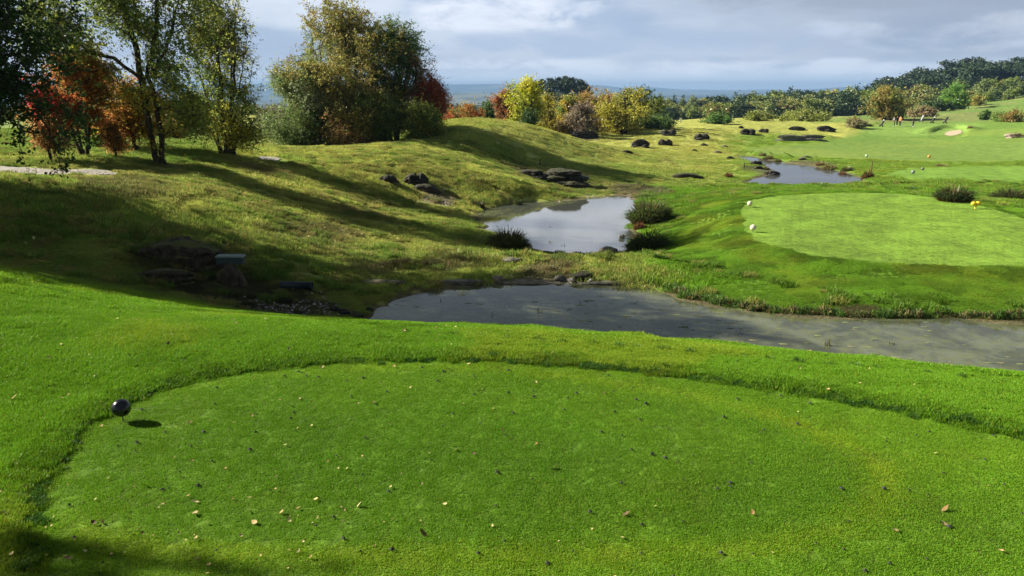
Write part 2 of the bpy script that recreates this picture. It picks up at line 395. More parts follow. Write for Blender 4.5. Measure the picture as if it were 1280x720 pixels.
    return np.clip(c * (.92 + .16 * n3), 0, 1)
LITTER = []
for px, py, r, k in [(330,215,1.2,C3(.17,.14,.06)),(200,208,1.1,C3(.11,.085,.05)),(360,385,1.5,C3(.05,.04,.03)),(300,360,1.6,C3(.05,.042,.03)),
                     (480,335,.8,C3(.10,.07,.045)),(460,268,1.6,C3(.15,.13,.045)),(400,290,1.8,C3(.14,.13,.045)),(150,232,2.0,C3(.09,.09,.035)),
                     (240,330,1.7,C3(.05,.045,.025)),(560,330,1.0,C3(.13,.12,.05)),(690,345,1.2,C3(.15,.12,.07)),(700,222,3.5,C3(.07,.06,.035)),(790,238,2.2,C3(.13,.10,.07)),
                     (545,248,1.3,C3(.2,.17,.14)),(720,172,4,C3(.1,.085,.05)),(1010,205,2.5,C3(.12,.10,.06)),(950,212,2,C3(.1,.09,.05))]:
    p = on(px, py); LITTER.append((p.x, p.y, r, k))

def water_d(x, y):
    s = np.full(x.shape, -1e3)
    for lev, poly, _, dep in POND: s = np.maximum(s, sdist(x, y, poly) + (fbm(x, y, .9, 3, 51) - .5) * .8)
    return s

def build_ground():
    ys = [-6.0]
    while ys[-1] < 16500: ys.append(ys[-1] + max(.0085 * (ys[-1] + 5), .10))
    ys = np.array(ys)
    us = np.concatenate([np.linspace(-2.2, -.80, 60)[:-1], np.linspace(-.80, .80, 760), np.linspace(.80, 2.2, 60)[1:]])
    Y, U = np.meshgrid(ys, us, indexing='ij')
    X = U * (Y + 7); x = X.ravel(); y = Y.ravel()
    z = H(x, y)
    col = gcol(x, y)
    ny, nx = len(ys), len(us)
    i = np.arange(ny - 1)[:, None] * nx + np.arange(nx - 1)[None]
    F = np.stack([i, i + 1, i + nx + 1, i + nx], -1).reshape(-1, 4)
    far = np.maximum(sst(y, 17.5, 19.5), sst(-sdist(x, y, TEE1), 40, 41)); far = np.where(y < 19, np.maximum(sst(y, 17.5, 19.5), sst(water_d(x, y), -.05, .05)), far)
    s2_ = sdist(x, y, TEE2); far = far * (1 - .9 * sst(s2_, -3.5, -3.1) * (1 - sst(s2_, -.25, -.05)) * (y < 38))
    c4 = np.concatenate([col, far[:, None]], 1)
    m, nt, b = mat('grass_and_soil', .9, .12)
    A = attr_(nt, 'Col'); P = pos_(nt)
    f1 = noise_(nt, P, 9.0, 6, .7); f2 = noise_(nt, P, 60.0, 3, .6); f3 = noise_(nt, P, 1.1, 6, .7)
    v = rng_(nt, math_(nt, 'ADD', math_(nt, 'MULTIPLY', f1, .5), math_(nt, 'MULTIPLY', f3, .5)), .33, .68, .55, 1.42)
    v2 = rng_(nt, f2, .3, .7, .75, 1.25)
    vv = math_(nt, 'MULTIPLY', v, v2)
    cc = nt.nodes.new('ShaderNodeCombineXYZ')
    for k in range(3): nt.links.new(vv, cc.inputs[k])
    base = mixf(nt, 1.0, A.outputs['Color'], cc.outputs[0], 'MULTIPLY')
    base = mixf(nt, A.outputs['Alpha'], mixf(nt, 1.0, base, (.62, .60, .60), 'MULTIPLY'), base)  # ground under modelled blades darkened, painting in the shade between them
    nt.links.new(base, b.inputs['Base Color'])
    hgt = math_(nt, 'ADD', math_(nt, 'MULTIPLY', f3, .12), math_(nt, 'MULTIPLY', f1, .05))
    bump_(nt, hgt, .8, 1.0, b.inputs['Normal'])
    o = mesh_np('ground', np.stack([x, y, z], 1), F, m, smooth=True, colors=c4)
    tag(o, kind='structure'); return o
build_ground()

# ---------------------------------------------------------------- water
def water_mat(name, murk, tint, rip, mud, ior, weeds=False):
    m = bpy.data.materials.new(name); m.use_nodes = True; nt = m.node_tree; nt.nodes.clear()
    out = nt.nodes.new('ShaderNodeOutputMaterial'); mx = nt.nodes.new('ShaderNodeMixShader')
    tr = nt.nodes.new('ShaderNodeBsdfTransparent'); tr.inputs[0].default_value = (*tint, 1)
    df = nt.nodes.new('ShaderNodeBsdfDiffuse'); df.inputs[0].default_value = (*mud, 1)
    m2 = nt.nodes.new('ShaderNodeMixShader'); m2.inputs[0].default_value = murk
    if weeds:
        P0 = pos_(nt); w1 = noise_(nt, P0, .9, 6, .62, .6); w2 = noise_(nt, P0, 4.5, 5, .7, .4)
        fw = rng_(nt, math_(nt, 'ADD', math_(nt, 'MULTIPLY', w1, .65), math_(nt, 'MULTIPLY', w2, .35)), .42, .60, murk, .62)
        nt.links.new(fw, m2.inputs[0]); nt.links.new(mixf(nt, rng_(nt, w2, .42, .60), mud, (.185, .20, .085)), df.inputs[0])
    nt.links.new(tr.outputs[0], m2.inputs[1]); nt.links.new(df.outputs[0], m2.inputs[2])
    gl = nt.nodes.new('ShaderNodeBsdfGlossy'); gl.inputs['Roughness'].default_value = .03
    fr = nt.nodes.new('ShaderNodeFresnel'); fr.inputs[0].default_value = ior
    P = pos_(nt); mp = nt.nodes.new('ShaderNodeMapping'); mp.inputs['Scale'].default_value = (1, 2.2, 1); nt.links.new(P, mp.inputs[0])
    n = math_(nt, 'MULTIPLY', noise_(nt, mp.outputs[0], rip[0], 6, .6, .8), rng_(nt, noise_(nt, P, .22, 3, .5), .35, .65, .1, 1.0))
    b = nt.nodes.new('ShaderNodeBump'); b.inputs['Strength'].default_value = rip[1]; b.inputs['Distance'].default_value = .02
    nt.links.new(n, b.inputs['Height'])
    nt.links.new(b.outputs[0], gl.inputs['Normal'])
    nt.links.new(fr.outputs[0], mx.inputs[0]); nt.links.new(m2.outputs[0], mx.inputs[1]); nt.links.new(gl.outputs[0], mx.inputs[2])
    nt.links.new(mx.outputs[0], out.inputs[0]); return m
def pond(name, lev, poly, material):
    c = poly.mean(0); grown = []
    for p in poly:
        d = p - c; grown.append(p + d / np.linalg.norm(d) * 1.0)
    g_ = np.array(grown); ar = (g_[:, 0] * np.roll(g_[:, 1], -1) - np.roll(g_[:, 0], -1) * g_[:, 1]).sum()
    if ar < 0: grown = grown[::-1]
    me = bpy.data.meshes.new(name); me.from_pydata([(p[0], p[1], lev) for p in grown], [], [tuple(range(len(grown)))])
    me.materials.append(material)
    o = bpy.data.objects.new(name, me); COL.objects.link(o); tag(o, kind='structure')
pond('pond_water', POND[0][0], POND[0][1], water_mat('shallow_water', .25, (.86, .86, .70), (3.0, .16), (.205, .230, .150), 1.36, True))
pond('middle_pond_water', POND[1][0], POND[1][1], water_mat('pond_water', .6, (.55, .6, .45), (2.0, .06), (.10, .11, .09), 2.0))
pond('far_pond_water', POND[2][0], POND[2][1], water_mat('far_water', .55, (.5, .55, .45), (2.5, .2), (.13, .14, .14), 1.5))

# ---------------------------------------------------------------- path and bunker sand, laid 4 mm up and following the ground
def sheet(name, poly, material, step, lift=.012):
    mn, mx = poly.min(0) - step, poly.max(0) + step
    xs = np.arange(mn[0], mx[0], step); ys = np.arange(mn[1], mx[1], step)
    Y, X = np.meshgrid(ys, xs, indexing='ij'); x = X.ravel(); y = Y.ravel(); nx = len(xs)
    s = sdist(x, y, poly) + (fbm(x, y, 1.2, 3, 77) - .5) * .3
    i = (np.arange(len(ys) - 1)[:, None] * nx + np.arange(nx - 1)[None]).ravel()
    F = np.stack([i, i + 1, i + nx + 1, i + nx], -1)
    F = F[(s[F] > 0).all(1)]
    used, inv = np.unique(F, return_inverse=True)
    V = np.stack([x, y, H(x, y) + lift], 1)[used]
    o = mesh_np(name, V, inv.reshape(-1, 4), material, smooth=True); tag(o, kind='structure'); return o
mp_, nt_, b_ = mat('gravel_path', .95, .1)
nt_.links.new(mixf(nt_, noise_(nt_, pos_(nt_), 7, 6, .7), (.22, .20, .17), (.40, .38, .34)), b_.inputs['Base Color'])
sheet('path', PATH, mp_, .15, .03); sheet('far_path', PATH2, mp_, .15, .03)
ms_, nt_, b_ = mat('bunker_sand', .95, .1)
nt_.links.new(mixf(nt_, noise_(nt_, pos_(nt_), 3, 5, .7), (.36, .29, .19), (.5, .42, .29)), b_.inputs['Base Color'])
sheet('bunker_sand', chaikin(wpoly([(1176,169.5),(1185,166.5),(1202,166),(1206,168.5),(1190,171)], -1.9)), ms_, .3, .02)

# ---------------------------------------------------------------- haze
def haze():
    x0, x1, y0, y1, z0, z1 = -38000, 38000, -60, 17500, -260, 150
    V = [(x, y, z) for z in (z0, z1) for y in (y0, y1) for x in (x0, x1)]
    F = [(0, 2, 3, 1), (4, 5, 7, 6), (0, 1, 5, 4), (2, 6, 7, 3), (0, 4, 6, 2), (1, 3, 7, 5)]
    me = bpy.data.meshes.new('haze'); me.from_pydata(V, [], F)
    m = bpy.data.materials.new('haze_air'); m.use_nodes = True; nt = m.node_tree; nt.nodes.clear()
    out = nt.nodes.new('ShaderNodeOutputMaterial'); v = nt.nodes.new('ShaderNodeVolumePrincipled')
    v.inputs['Color'].default_value = (.22, .37, .61, 1); v.inputs['Density'].default_value = HAZE_D; v.inputs['Anisotropy'].default_value = 0.0
    nt.links.new(v.outputs[0], out.inputs['Volume'])
    me.materials.append(m); o = bpy.data.objects.new('haze', me); COL.objects.link(o); tag(o, kind='stuff')
HAZE_D = 1.25e-4
haze()

# ---------------------------------------------------------------- blades of grass
def inst_hidden(name, V, F, material, colors=None):
    o = mesh_np(name, V, F, material, colors=colors); COL.objects.unlink(o); return o
def blade_material(name):
    m = bpy.data.materials.new(name); m.use_nodes = True; nt = m.node_tree; nt.nodes.clear()
    out = nt.nodes.new('ShaderNodeOutputMaterial')
    A = attr_(nt, 'gc', 'INSTANCER'); T = attr_(nt, 'Col')
    c = mixf(nt, 1.0, A.outputs['Color'], T.outputs['Color'], 'MULTIPLY')
    d = nt.nodes.new('ShaderNodeBsdfDiffuse'); t = nt.nodes.new('ShaderNodeBsdfTranslucent'); mx = nt.nodes.new('ShaderNodeMixShader')
    nt.links.new(c, d.inputs[0]); nt.links.new(c, t.inputs[0]); mx.inputs[0].default_value = .35
    g = nt.nodes.new('ShaderNodeBsdfGlossy'); g.inputs['Roughness'].default_value = .42; g.inputs[0].default_value = (.9, .95, .8, 1)
    m2 = nt.nodes.new('ShaderNodeMixShader'); m2.inputs[0].default_value = .012
    nt.links.new(d.outputs[0], mx.inputs[1]); nt.links.new(t.outputs[0], mx.inputs[2])
    nt.links.new(mx.outputs[0], m2.inputs[1]); nt.links.new(g.outputs[0], m2.inputs[2]); nt.links.new(m2.outputs[0], out.inputs[0])
    return m
BLADE = blade_material('grass_blade')
def patch(name, seed, size, n, hmin, hmax, w, lean, clump=.5):
    r = np.random.default_rng(seed)
    x = (r.random(n) - .5) * size * 1.15; y = (r.random(n) - .5) * size * 1.15
    cl = fbm(x + seed * 7, y, 6 / size, 2, seed)
    h = lerp(hmin, hmax, np.clip(r.random(n) * (1 - clump) + cl * clump, 0, 1)); a = r.random(n) * 6.283
    ln = lean * (r.random(n) * .8 + .2) * h; b = r.random(n) * 6.283
    dx, dy = np.cos(a) * w / 2 * (.6 + .8 * r.random(n)), np.sin(a) * w / 2
    lx, ly = np.cos(b) * ln, np.sin(b) * ln
    z0 = -.02 - 0 * h
    V = np.stack([np.stack([x - dx, y - dy, z0], 1), np.stack([x + dx, y + dy, z0], 1),
                  np.stack([x + dx * .8 + lx * .4, y + dy * .8 + ly * .4, h * .6], 1), np.stack([x - dx * .8 + lx * .4, y - dy * .8 + ly * .4, h * .6], 1),
                  np.stack([x + lx, y + ly, h], 1)], 1).reshape(-1, 3)
    i = np.arange(n)[:, None] * 5
    Q = i + np.array([[0, 1, 2, 3]]); T = i + np.array([[3, 2, 4]])
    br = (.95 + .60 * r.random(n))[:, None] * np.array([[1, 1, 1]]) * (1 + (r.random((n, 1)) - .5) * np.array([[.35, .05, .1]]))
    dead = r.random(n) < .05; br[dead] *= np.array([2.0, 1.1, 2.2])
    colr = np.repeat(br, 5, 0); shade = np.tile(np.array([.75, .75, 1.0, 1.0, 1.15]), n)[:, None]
    return inst_hidden(name, V, [Q, T], BLADE, colr * shade)
def scatter(name, protos, P, col, scl, ry=None, label=None, slope=True):
    """one object of countless tufts: points that carry an instance each"""
    n = len(P); r = np.random.default_rng(len(P))
    rz = r.random(n) * 6.283
    if slope:
        e = .25
        hx = (H(P[:, 0] + e, P[:, 1]) - H(P[:, 0] - e, P[:, 1])) / (2 * e); hy = (H(P[:, 0], P[:, 1] + e) - H(P[:, 0], P[:, 1] - e)) / (2 * e)
        hx = np.clip(hx, -1, 1); hy = np.clip(hy, -1, 1)
    else: hx = np.zeros(n); hy = np.zeros(n)
    N = np.stack([-hx, -hy, np.ones(n)], 1); N /= np.linalg.norm(N, axis=1)[:, None]
    t = np.stack([np.cos(rz), np.sin(rz), np.zeros(n)], 1); t -= N * (t * N).sum(1)[:, None]; t /= np.linalg.norm(t, axis=1)[:, None]
    b = np.cross(N, t)
    eul = np.stack([np.arctan2(b[:, 2], N[:, 2]), -np.arcsin(np.clip(t[:, 2], -1, 1)), np.arctan2(t[:, 1], t[:, 0])], 1)
    me = bpy.data.meshes.new(name); me.vertices.add(n); me.vertices.foreach_set('co', P.astype(np.float32).ravel())
    def at_(nm, ty, dat, key):
        a = me.attributes.new(nm, ty, 'POINT'); a.data.foreach_set(key, np.asarray(dat).ravel())
    at_('rot', 'FLOAT_VECTOR', eul.astype(np.float32), 'vector'); at_('scl', 'FLOAT', scl.astype(np.float32), 'value')
    at_('idx', 'INT', r.integers(0, len(protos), n).astype(np.int32), 'value')
    c4 = np.ones((n, 4), np.float32); c4[:, :3] = col; at_('gc', 'FLOAT_COLOR', c4, 'color')
    o = bpy.data.objects.new(name, me); COL.objects.link(o)
    c = bpy.data.collections.new(name + '_tufts')
    for p in protos: c.objects.link(p)
    ng = bpy.data.node_groups.new(name, 'GeometryNodeTree')
    ng.interface.new_socket('Geometry', in_out='INPUT', socket_type='NodeSocketGeometry'); ng.interface.new_socket('Geometry', in_out='OUTPUT', socket_type='NodeSocketGeometry')
    gi = ng.nodes.new('NodeGroupInput'); go = ng.nodes.new('NodeGroupOutput')
    ci = ng.nodes.new('GeometryNodeCollectionInfo'); ci.inputs[0].default_value = c; ci.inputs[1].default_value = True; ci.inputs[2].default_value = True
    ip = ng.nodes.new('GeometryNodeInstanceOnPoints'); ip.inputs['Pick Instance'].default_value = True
    def na(nm, ty):
        q = ng.nodes.new('GeometryNodeInputNamedAttribute'); q.data_type = ty; q.inputs[0].default_value = nm
        return q.outputs[0]
    ng.links.new(gi.outputs[0], ip.inputs['Points']); ng.links.new(ci.outputs[0], ip.inputs['Instance'])
    ng.links.new(na('idx', 'INT'), ip.inputs['Instance Index']); ng.links.new(na('rot', 'FLOAT_VECTOR'), ip.inputs['Rotation']); ng.links.new(na('scl', 'FLOAT'), ip.inputs['Scale'])
    ng.links.new(ip.outputs[0], go.inputs[0])
    md = o.modifiers.new('tufts', 'NODES'); md.node_group = ng
    if label: o['label'] = label
    o['kind'] = 'stuff'; return o

def in_view(x, y, z, m=60):
    d = y * CP - (z - CAM_Z) * SP; d = np.maximum(d, .01)
    px = 640 + F_PX * x / d; py = 360 - F_PX * (y * SP + (z - CAM_Z) * CP) / d
    return (px > -m) & (px < 1280 + m) & (py < 720 + m) & (py > 0)
def cells(y0, y1, step_of, seed, jitter=.5):
    r = np.random.default_rng(seed); xs = []; ys = []; y = y0
    while y < y1:
        st = step_of(y); w = .74 * (y + 4) + 1
        x = np.arange(-w, w, st); xs.append(x + (r.random(len(x)) - .5) * st * jitter); ys.append(y + (r.random(len(x)) - .5) * st * jitter); y += st
    x = np.concatenate(xs); y = np.concatenate(ys); z = H(x, y); k = in_view(x, y, z)
    return x[k], y[k], z[k]
def grass():
    PS = [patch('tuft', 1 + k, .26, 1150, .008, .019, .0036, 1.0) for k in range(5)]
    PM = [patch('tuft', 11 + k, .30, 900, .018, .048, .0042, 1.0) for k in range(5)]
    PL = [patch('tuft', 31 + k, .70, 620, .03, .10, .010, .9) for k in range(5)]
    PX = [patch('tuft', 51 + k, 1.4, 700, .04, .13, .020, 1.0) for k in range(4)]
    def avoid(x, y):
        k = np.ones(x.shape, bool)
        for p in (PATH, PATH2): k &= sdist(x, y, p) < -.45
        k &= sdist(x, y, BUNK) < -1
        return k
    # closely mown tee
    x, y, z = cells(4.0, 13.5, lambda v: .245, 1); s = sdist(x, y, TEE1)
    k = s > -.02; x, y, z = x[k], y[k], z[k]; c = gcol(x, y) * (.92 + .16 * np.random.default_rng(5).random((len(x), 1)))
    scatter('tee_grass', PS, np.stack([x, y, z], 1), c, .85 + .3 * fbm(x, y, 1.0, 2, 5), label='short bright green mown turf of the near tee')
    # longer grass of the surround and banks
    x, y, z = cells(3.2, 19, lambda v: .21, 2); s = sdist(x, y, TEE1); k = (s < .02) & (water_d(x, y) < -.05) & (sdist(x, y, TEE2) < 0)
    x, y, z, s = x[k], y[k], z[k], s[k]; n = fbm(x, y, .8, 3, 9)
    sc = (.45 + .8 * n) * (1 + .8 * sst(y + .16 * x, 10.8, 12) * (1 - sst(y + .16 * x, 14, 15))) * (1 + .3 * sst(-s, 0, .05) * (1 - sst(-s, .15, .3)))
    sc *= 1 + 1.3 * sst(-x, 4, 8) * sst(y, 8.5, 11) * (1 - sst(y, 14.5, 16)) * n
    sc *= np.where(y + .16 * x > 14.5, .8, 1)
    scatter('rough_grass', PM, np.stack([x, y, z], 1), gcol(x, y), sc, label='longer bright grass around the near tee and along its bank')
    r_ = np.random.default_rng(8); ring = np.concatenate([TEE1, TEE1[:1]]); RP = []
    for a_, b_ in zip(ring[:-1], ring[1:]):
        k = max(1, int(np.linalg.norm(b_ - a_) / .035)); tt = r_.random(k)[:, None]; d_ = (b_ - a_) / np.linalg.norm(b_ - a_)
        RP.append(a_ + (b_ - a_) * tt + np.array([d_[1], -d_[0]]) * (r_.normal(size=(k, 1)) * .04 + (fbm(np.array([a_[0]]), np.array([a_[1]]), 1.2, 3, 44)[0] - .5) * .16))
    RP = np.concatenate(RP); x, y = RP[:, 0], RP[:, 1]; z = H(x, y); k = in_view(x, y, z); x, y, z = x[k], y[k], z[k]
    k = r_.random(len(x)) < .35 + .9 * fbm(x, y, 1.5, 2, 3); x, y, z = x[k], y[k], z[k]
    PR_ = [patch('tuft', 91 + k, .10, 130, .02, .055, .006, 1.2) for k in range(4)]
    scatter('tee_edge_weeds', PR_, np.stack([x, y, z], 1), np.tile(C3(.035, .095, .012), (len(x), 1)), .5 + .7 * r_.random(len(x)), label='uncut weeds marking the edge of the near tee, coloured dark for the shade of its lip')  # weed colour kept dark to draw the shaded lip as well
    # slopes, 19 to 48 m
    x, y, z = cells(17, 50, lambda v: .50, 3); s2_ = sdist(x, y, TEE2); k = ((s2_ < -3.2) | ((s2_ < -.3) & (y > 37))) & (water_d(x, y) < -.25) & avoid(x, y) & ~((y < 19.2))
    x, y, z = x[k], y[k], z[k]; n = fbm(x, y, .5, 3, 9)
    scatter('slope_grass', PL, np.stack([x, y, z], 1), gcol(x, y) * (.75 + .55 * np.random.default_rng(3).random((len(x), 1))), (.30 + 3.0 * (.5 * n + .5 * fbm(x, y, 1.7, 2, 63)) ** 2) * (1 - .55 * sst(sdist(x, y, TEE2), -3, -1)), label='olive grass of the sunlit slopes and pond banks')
    x, y, z = cells(15, 52, lambda v: .34, 9); n = fbm(x, y, 1.3, 3, 83); k = (sdist(x, y, TEE2) < -2.5) & (water_d(x, y) < -.2) & avoid(x, y) & (n + .25 * np.random.default_rng(4).random(len(x)) > .68) & (y + .16 * x > 14.5)
    x, y, z = x[k], y[k], z[k]; q = np.random.default_rng(6).random((len(x), 1)); tc_ = lerp(gcol(x, y) * .62, lerp(C3(.30, .27, .08), C3(.12, .22, .03), (q > .45) * 1.0), .45 * (q > .2))
    TU = [patch('tuft', 71 + k, .26, 170, .05, .17, .011, .9) for k in range(4)]
    scatter('tussocks', TU, np.stack([x, y, z], 1), tc_, .5 + .9 * np.random.default_rng(7).random(len(x)), label='coarse darker and straw coloured tussocks in the slope turf')
    x, y, z = cells(17, 38, lambda v: .20, 7); s2_ = sdist(x, y, TEE2); k = (s2_ > -3.35) & (s2_ < -.04) & (y > 17.5) & (water_d(x, y) < -.1); x, y, z = x[k], y[k], z[k]
    scatter('tee_bank_grass', PM, np.stack([x, y, z], 1), gcol(x, y) * (.7 + .6 * sst(fbm(x, y, 1.6, 3, 19), .35, .65))[:, None], (.30 + 1.6 * fbm(x, y, 1.1, 3, 9) ** 2), label='longer green grass of the bank round the second tee')
    x, y, z = cells(50, 120, lambda v: 1.15 * v / 60, 4); k = (sdist(x, y, TEE3) < -.5) & (water_d(x, y) < -.6) & avoid(x, y) & (sdist(x, y, FAIR) < -1)
    x, y, z = x[k], y[k], z[k]; n = fbm(x, y, .25, 3, 9)
    scatter('meadow_grass', PX, np.stack([x, y, z], 1), gcol(x, y), (.3 + 1.0 * n), label='yellowish grass of the distant mounds')
tick('ground')
if GRASS: grass()
tick('grass')
# ---------------------------------------------------------------- trees
def leaf_material(name, trans=.4, spec=.05):
    m = bpy.data.materials.new(name); m.use_nodes = True; nt = m.node_tree; nt.nodes.clear()
    out = nt.nodes.new('ShaderNodeOutputMaterial'); A = attr_(nt, 'Col')
    d = nt.nodes.new('ShaderNodeBsdfDiffuse'); t = nt.nodes.new('ShaderNodeBsdfTranslucent'); mx = nt.nodes.new('ShaderNodeMixShader')
    nt.links.new(A.outputs['Color'], d.inputs[0]); nt.links.new(A.outputs['Color'], t.inputs[0]); mx.inputs[0].default_value = trans
    g = nt.nodes.new('ShaderNodeBsdfGlossy'); g.inputs['Roughness'].default_value = .38
    m2 = nt.nodes.new('ShaderNodeMixShader'); m2.inputs[0].default_value = spec
    nt.links.new(d.outputs[0], mx.inputs[1]); nt.links.new(t.outputs[0], mx.inputs[2])
    nt.links.new(mx.outputs[0], m2.inputs[1]); nt.links.new(g.outputs[0], m2.inputs[2]); nt.links.new(m2.outputs[0], out.inputs[0])
    return m
LEAFK = 3.7
LEAF = leaf_material('leaves', .5, .015); NEEDLE = leaf_material('far_foliage', .15, .02); REED = leaf_material('reed_blades', .3, .01)
def bark_material(name, a, b, scale=9):
    m, nt, bs = mat(name, .9, .15); P = pos_(nt); mp = nt.nodes.new('ShaderNodeMapping'); mp.inputs['Scale'].default_value = (1, 1, .35)
    nt.links.new(P, mp.inputs[0]); n = noise_(nt, mp.outputs[0], scale, 5, .65)
    nt.links.new(mixf(nt, rng_(nt, n, .35, .65), a, b), bs.inputs['Base Color']); bump_(nt, n, .6, .03, bs.inputs['Normal']); return m
BARK = bark_material('grey_bark', (.035, .030, .024), (.15, .13, .105)); BARKD = bark_material('dark_bark', (.02, .016, .012), (.07, .055, .042))
BARKP = bark_material('pale_bark', (.12, .10, .08), (.34, .31, .26), 14)

def tubes(E, R0, R1, nseg=5):
    """tapered tubes along edges E (m,2,3)"""
    a, b = E[:, 0], E[:, 1]; d = b - a; L = np.linalg.norm(d, axis=1, keepdims=True) + 1e-9; d = d / L
    up = np.where(np.abs(d[:, 2:3]) > .9, np.array([[1., 0, 0]]), np.array([[0, 0, 1.]]))
    s = np.cross(d, up); s /= np.linalg.norm(s, axis=1, keepdims=True); t = np.cross(d, s)
    an = np.arange(nseg) * 2 * math.pi / nseg
    ring = s[:, None] * np.cos(an)[None, :, None] + t[:, None] * np.sin(an)[None, :, None]
    V = np.concatenate([a[:, None] + ring * R0[:, None, None], b[:, None] + d[:, None] * (R1[:, None, None] * .3) + ring * R1[:, None, None]], 1).reshape(-1, 3)
    i = np.arange(len(E))[:, None, None] * 2 * nseg; k = np.arange(nseg)[None, :, None]; k2 = (k + 1) % nseg
    F = (i + np.concatenate([k, k2, k2 + nseg, k + nseg], 2)).reshape(-1, 4)
    return V, F
def leaf_quads(P, size, r, aspect=.6, flat=0.0, down=0.0):
    n = len(P); d = r.normal(size=(n, 3)); d[:, 2] = d[:, 2] * (1 - flat) - down; d /= np.linalg.norm(d, axis=1, keepdims=True)
    q = r.normal(size=(n, 3)); s = np.cross(d, q); s /= np.linalg.norm(s, axis=1, keepdims=True)
    L = size * (.55 + .9 * r.random((n, 1)))
    V = np.stack([P - d * L * .5, P + s * L * aspect * .5 - d * L * .05, P + d * L * .5, P - s * L * aspect * .5 - d * L * .05], 1).reshape(-1, 3)
    F = np.arange(n * 4).reshape(-1, 4); return V, F
def in_env(p, env, seed):
    best = np.full(len(p), -9.)
    for (cx, cy, cz, rx, ry, rz) in env:
        d = 1 - np.sqrt(((p[:, 0] - cx) / rx) ** 2 + ((p[:, 1] - cy) / ry) ** 2 + ((p[:, 2] - cz) / rz) ** 2)
        best = np.maximum(best, d)
    return best
def sample_env(env, n, r, shell=.0):
    vol = np.array([e[3] * e[4] * e[5] for e in env]) ** .8; out = []
    k = r.choice(len(env), n * 3, p=vol / vol.sum())
    e = np.array(env)[k]; v = r.normal(size=(n * 3, 3)); v /= np.linalg.norm(v, axis=1, keepdims=True)
    rad = r.random((n * 3, 1)) ** (1 / (2.2 + shell * 3))
    lob = .72 + .62 * fbm(v[:, 0] * 2.2 + k * 3.1, v[:, 1] * 2.2 + v[:, 2] * 1.7 + k, 1.0, 2, 5)[:, None]
    p = e[:, :3] + (v * rad * lob * 1.08 + r.normal(size=v.shape) * .07) * e[:, 3:]
    # clumpy: thin the samples with a low noise
    s = .9 / max(1e-3, np.mean([q[3] for q in env]))
    w = fbm(p[:, 0] + p[:, 2] * .7, p[:, 1] * .8 + p[:, 2], s * 1.6, 2, int(r.integers(999)))
    o = np.argsort(-(w + r.random(len(w)) * .35)); return p[o[:n]]
TREE_LOG = []
